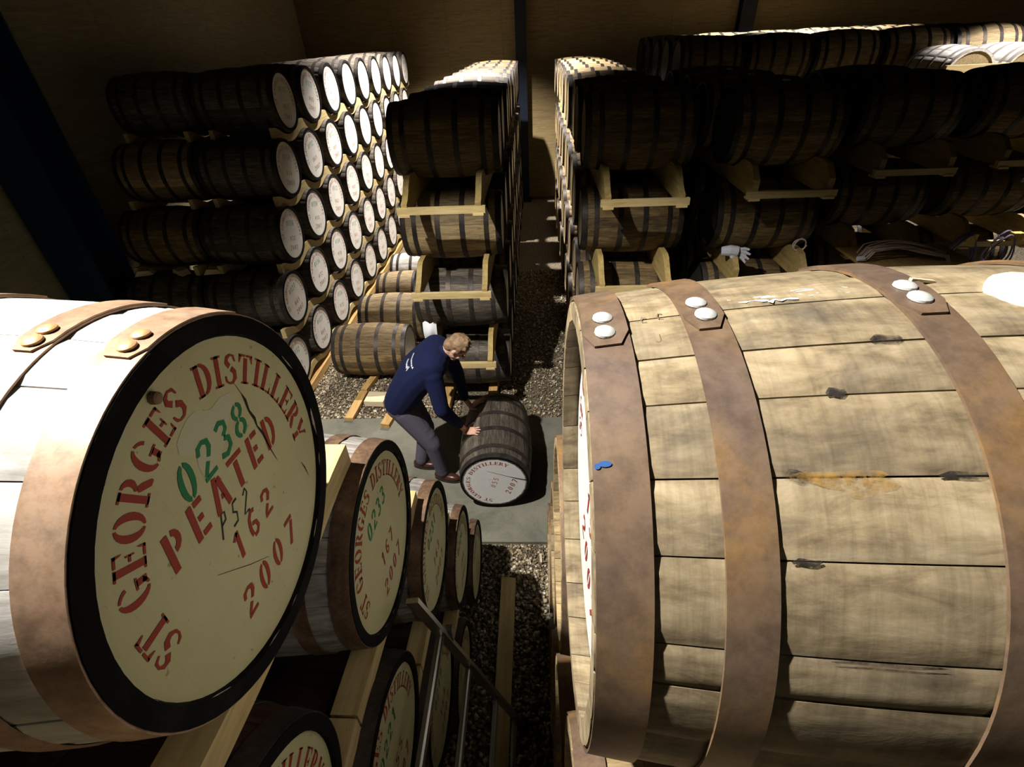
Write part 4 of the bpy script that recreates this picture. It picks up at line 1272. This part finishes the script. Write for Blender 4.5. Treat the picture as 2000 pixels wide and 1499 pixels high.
    for h, k, a in (('rh', 'rk', 'ra'), ('lh', 'lk', 'la')):
        cap(q, J[h], J[k], .112, .080); cap(q, J[k], J[a] + V3((0, 0, .0)), .078, .062)
        d2 = J[a] - J[k]
        for e in (.1, .3, .82, .95): cap(q, J[k] + d2 * e, J[k] + d2 * (e + .03), .078 - .014 * e, .077 - .014 * e)
        d1 = J[k] - J[h]
        for e in (.55, .75): cap(q, J[h] + d1 * e + V3((.01, 0, 0)), J[h] + d1 * (e + .03), .10 - .02 * e, .10 - .02 * e)
    put('trousers', remesh(q, .010, 2, 'trousers', M['trousers']), body)
    # --- shoes
    for a, t2 in (('ra', 'rt'), ('la', 'lt')):
        d = (J[t2] - J[a]); d.z = 0; d.normalize(); n_ = V3((-d.y, d.x, 0))
        base = V3((J[a].x, J[a].y, 0))
        sh = MB()
        ell(sh, base - d * .015 + V3((0, 0, .05)), (d, n_, V3((0, 0, 1))), (.075, .044, .052))
        ell(sh, base + d * .075 + V3((0, 0, .040)), (d, n_, V3((0, 0, 1))), (.10, .047, .038))
        cap(sh, base + V3((0, 0, .06)), base + V3((0, 0, .10)), .042, .042)
        s_o = put('shoe', remesh(sh, .008, 2, 'shoe', M['shoe']), body)
        sl = MB()
        ring = [(base + d * (.045 + .135 * math.cos(i * .314)) + n_ * (.046 * math.sin(i * .314) * (1 + .1 * math.cos(i * .314)))) for i in range(20)]
        sl.add([(p.x, p.y, .002) for p in ring] + [(p.x, p.y, .018) for p in ring], [tuple(reversed(range(20))), tuple(range(20, 40))] + [(i, (i + 1) % 20, 20 + (i + 1) % 20, 20 + i) for i in range(20)])
        put('sole', sl.mesh('sole', M['sole']), s_o)
    # --- hair: cap over the skull, clear of the face
    h = MB()
    ell(h, at(-.014, 0, .030), A, (.092, .080, .090), 18, 12)
    ell(h, at(-.050, 0, -.030), A, (.052, .066, .062), 14, 9)
    for s_ in (-1, 1): ell(h, at(.012, s_ * .066, .012), A, (.022, .014, .034), 8, 6)
    r3 = random.Random(5)
    for k in range(60):
        an, el_ = r3.uniform(0, 6.28), r3.uniform(-.2, 1.4)
        p = at(-.014 + .090 * math.cos(el_) * math.cos(an), .078 * math.cos(el_) * math.sin(an), .030 + .088 * math.sin(el_))
        if (p - hc).dot(fdir) > .05: continue
        cap(h, p, p + (fdir * .02 + u * .01) * r3.uniform(.4, 1), .008, .005, 6)
    put('hair', remesh(h, .0055, 1, 'hair', M['hair']), body)
    for s_ in (-1, 1):
        e = MB(); ell(e, at(.078, s_ * .031, .004), A, (.010, .013, .008), 8, 6)
        put('eye', e.mesh('eye', M['eye'], True), body)
    e = MB(); ell(e, at(.086, 0, -.066), A, (.006, .021, .006), 8, 6)
    put('mouth', e.mesh('mouth', M['lip'], True), body)
    # --- white embroidery across the shoulders, laid onto the wool
    from mathutils.bvhtree import BVHTree
    bv = BVHTree.FromPolygons([v.co.copy() for v in jm.data.vertices], [tuple(p.vertices) for p in jm.data.polygons])
    org = J['mid'].lerp(J['ch'], .5) - side * .05; sp = (J['ch'] - J['mid']).normalized()
    nrm = V3((-sp.z, -.45, sp.x)).normalized()
    mb = MB()
    r4 = random.Random(2)
    polys = []
    x = -.075
    for w in (.03, .018, .02, .024, .016, .022):
        hgt = .022 if w < .03 else .045
        polys += st([(x, 0), (x + w * .3, hgt), (x + w * .55, hgt * .2), (x + w * .8, hgt * .8), (x + w, 0)], .0075); x += w + .004
    x = -.10
    for k in range(10):
        polys += st([(x, .062), (x + .004, .078)], .006) + st([(x + .006, .078), (x + .011, .063)], .006); x += .021
    for poly in polys:
        V = []
        for px, py in poly:
            o = org + side * (-px) * -1 + sp * (py - .02) + nrm * .4
            hit = bv.ray_cast(o, -nrm)
            if hit[0] is None: break
            V.append(hit[0] + nrm * .003)
        if len(V) == 4: mb.add(V, [(0, 1, 2, 3)])
    put('embroidery', mb.mesh('embroidery', M['cloth']), jm, label='small white embroidered lettering')
man()
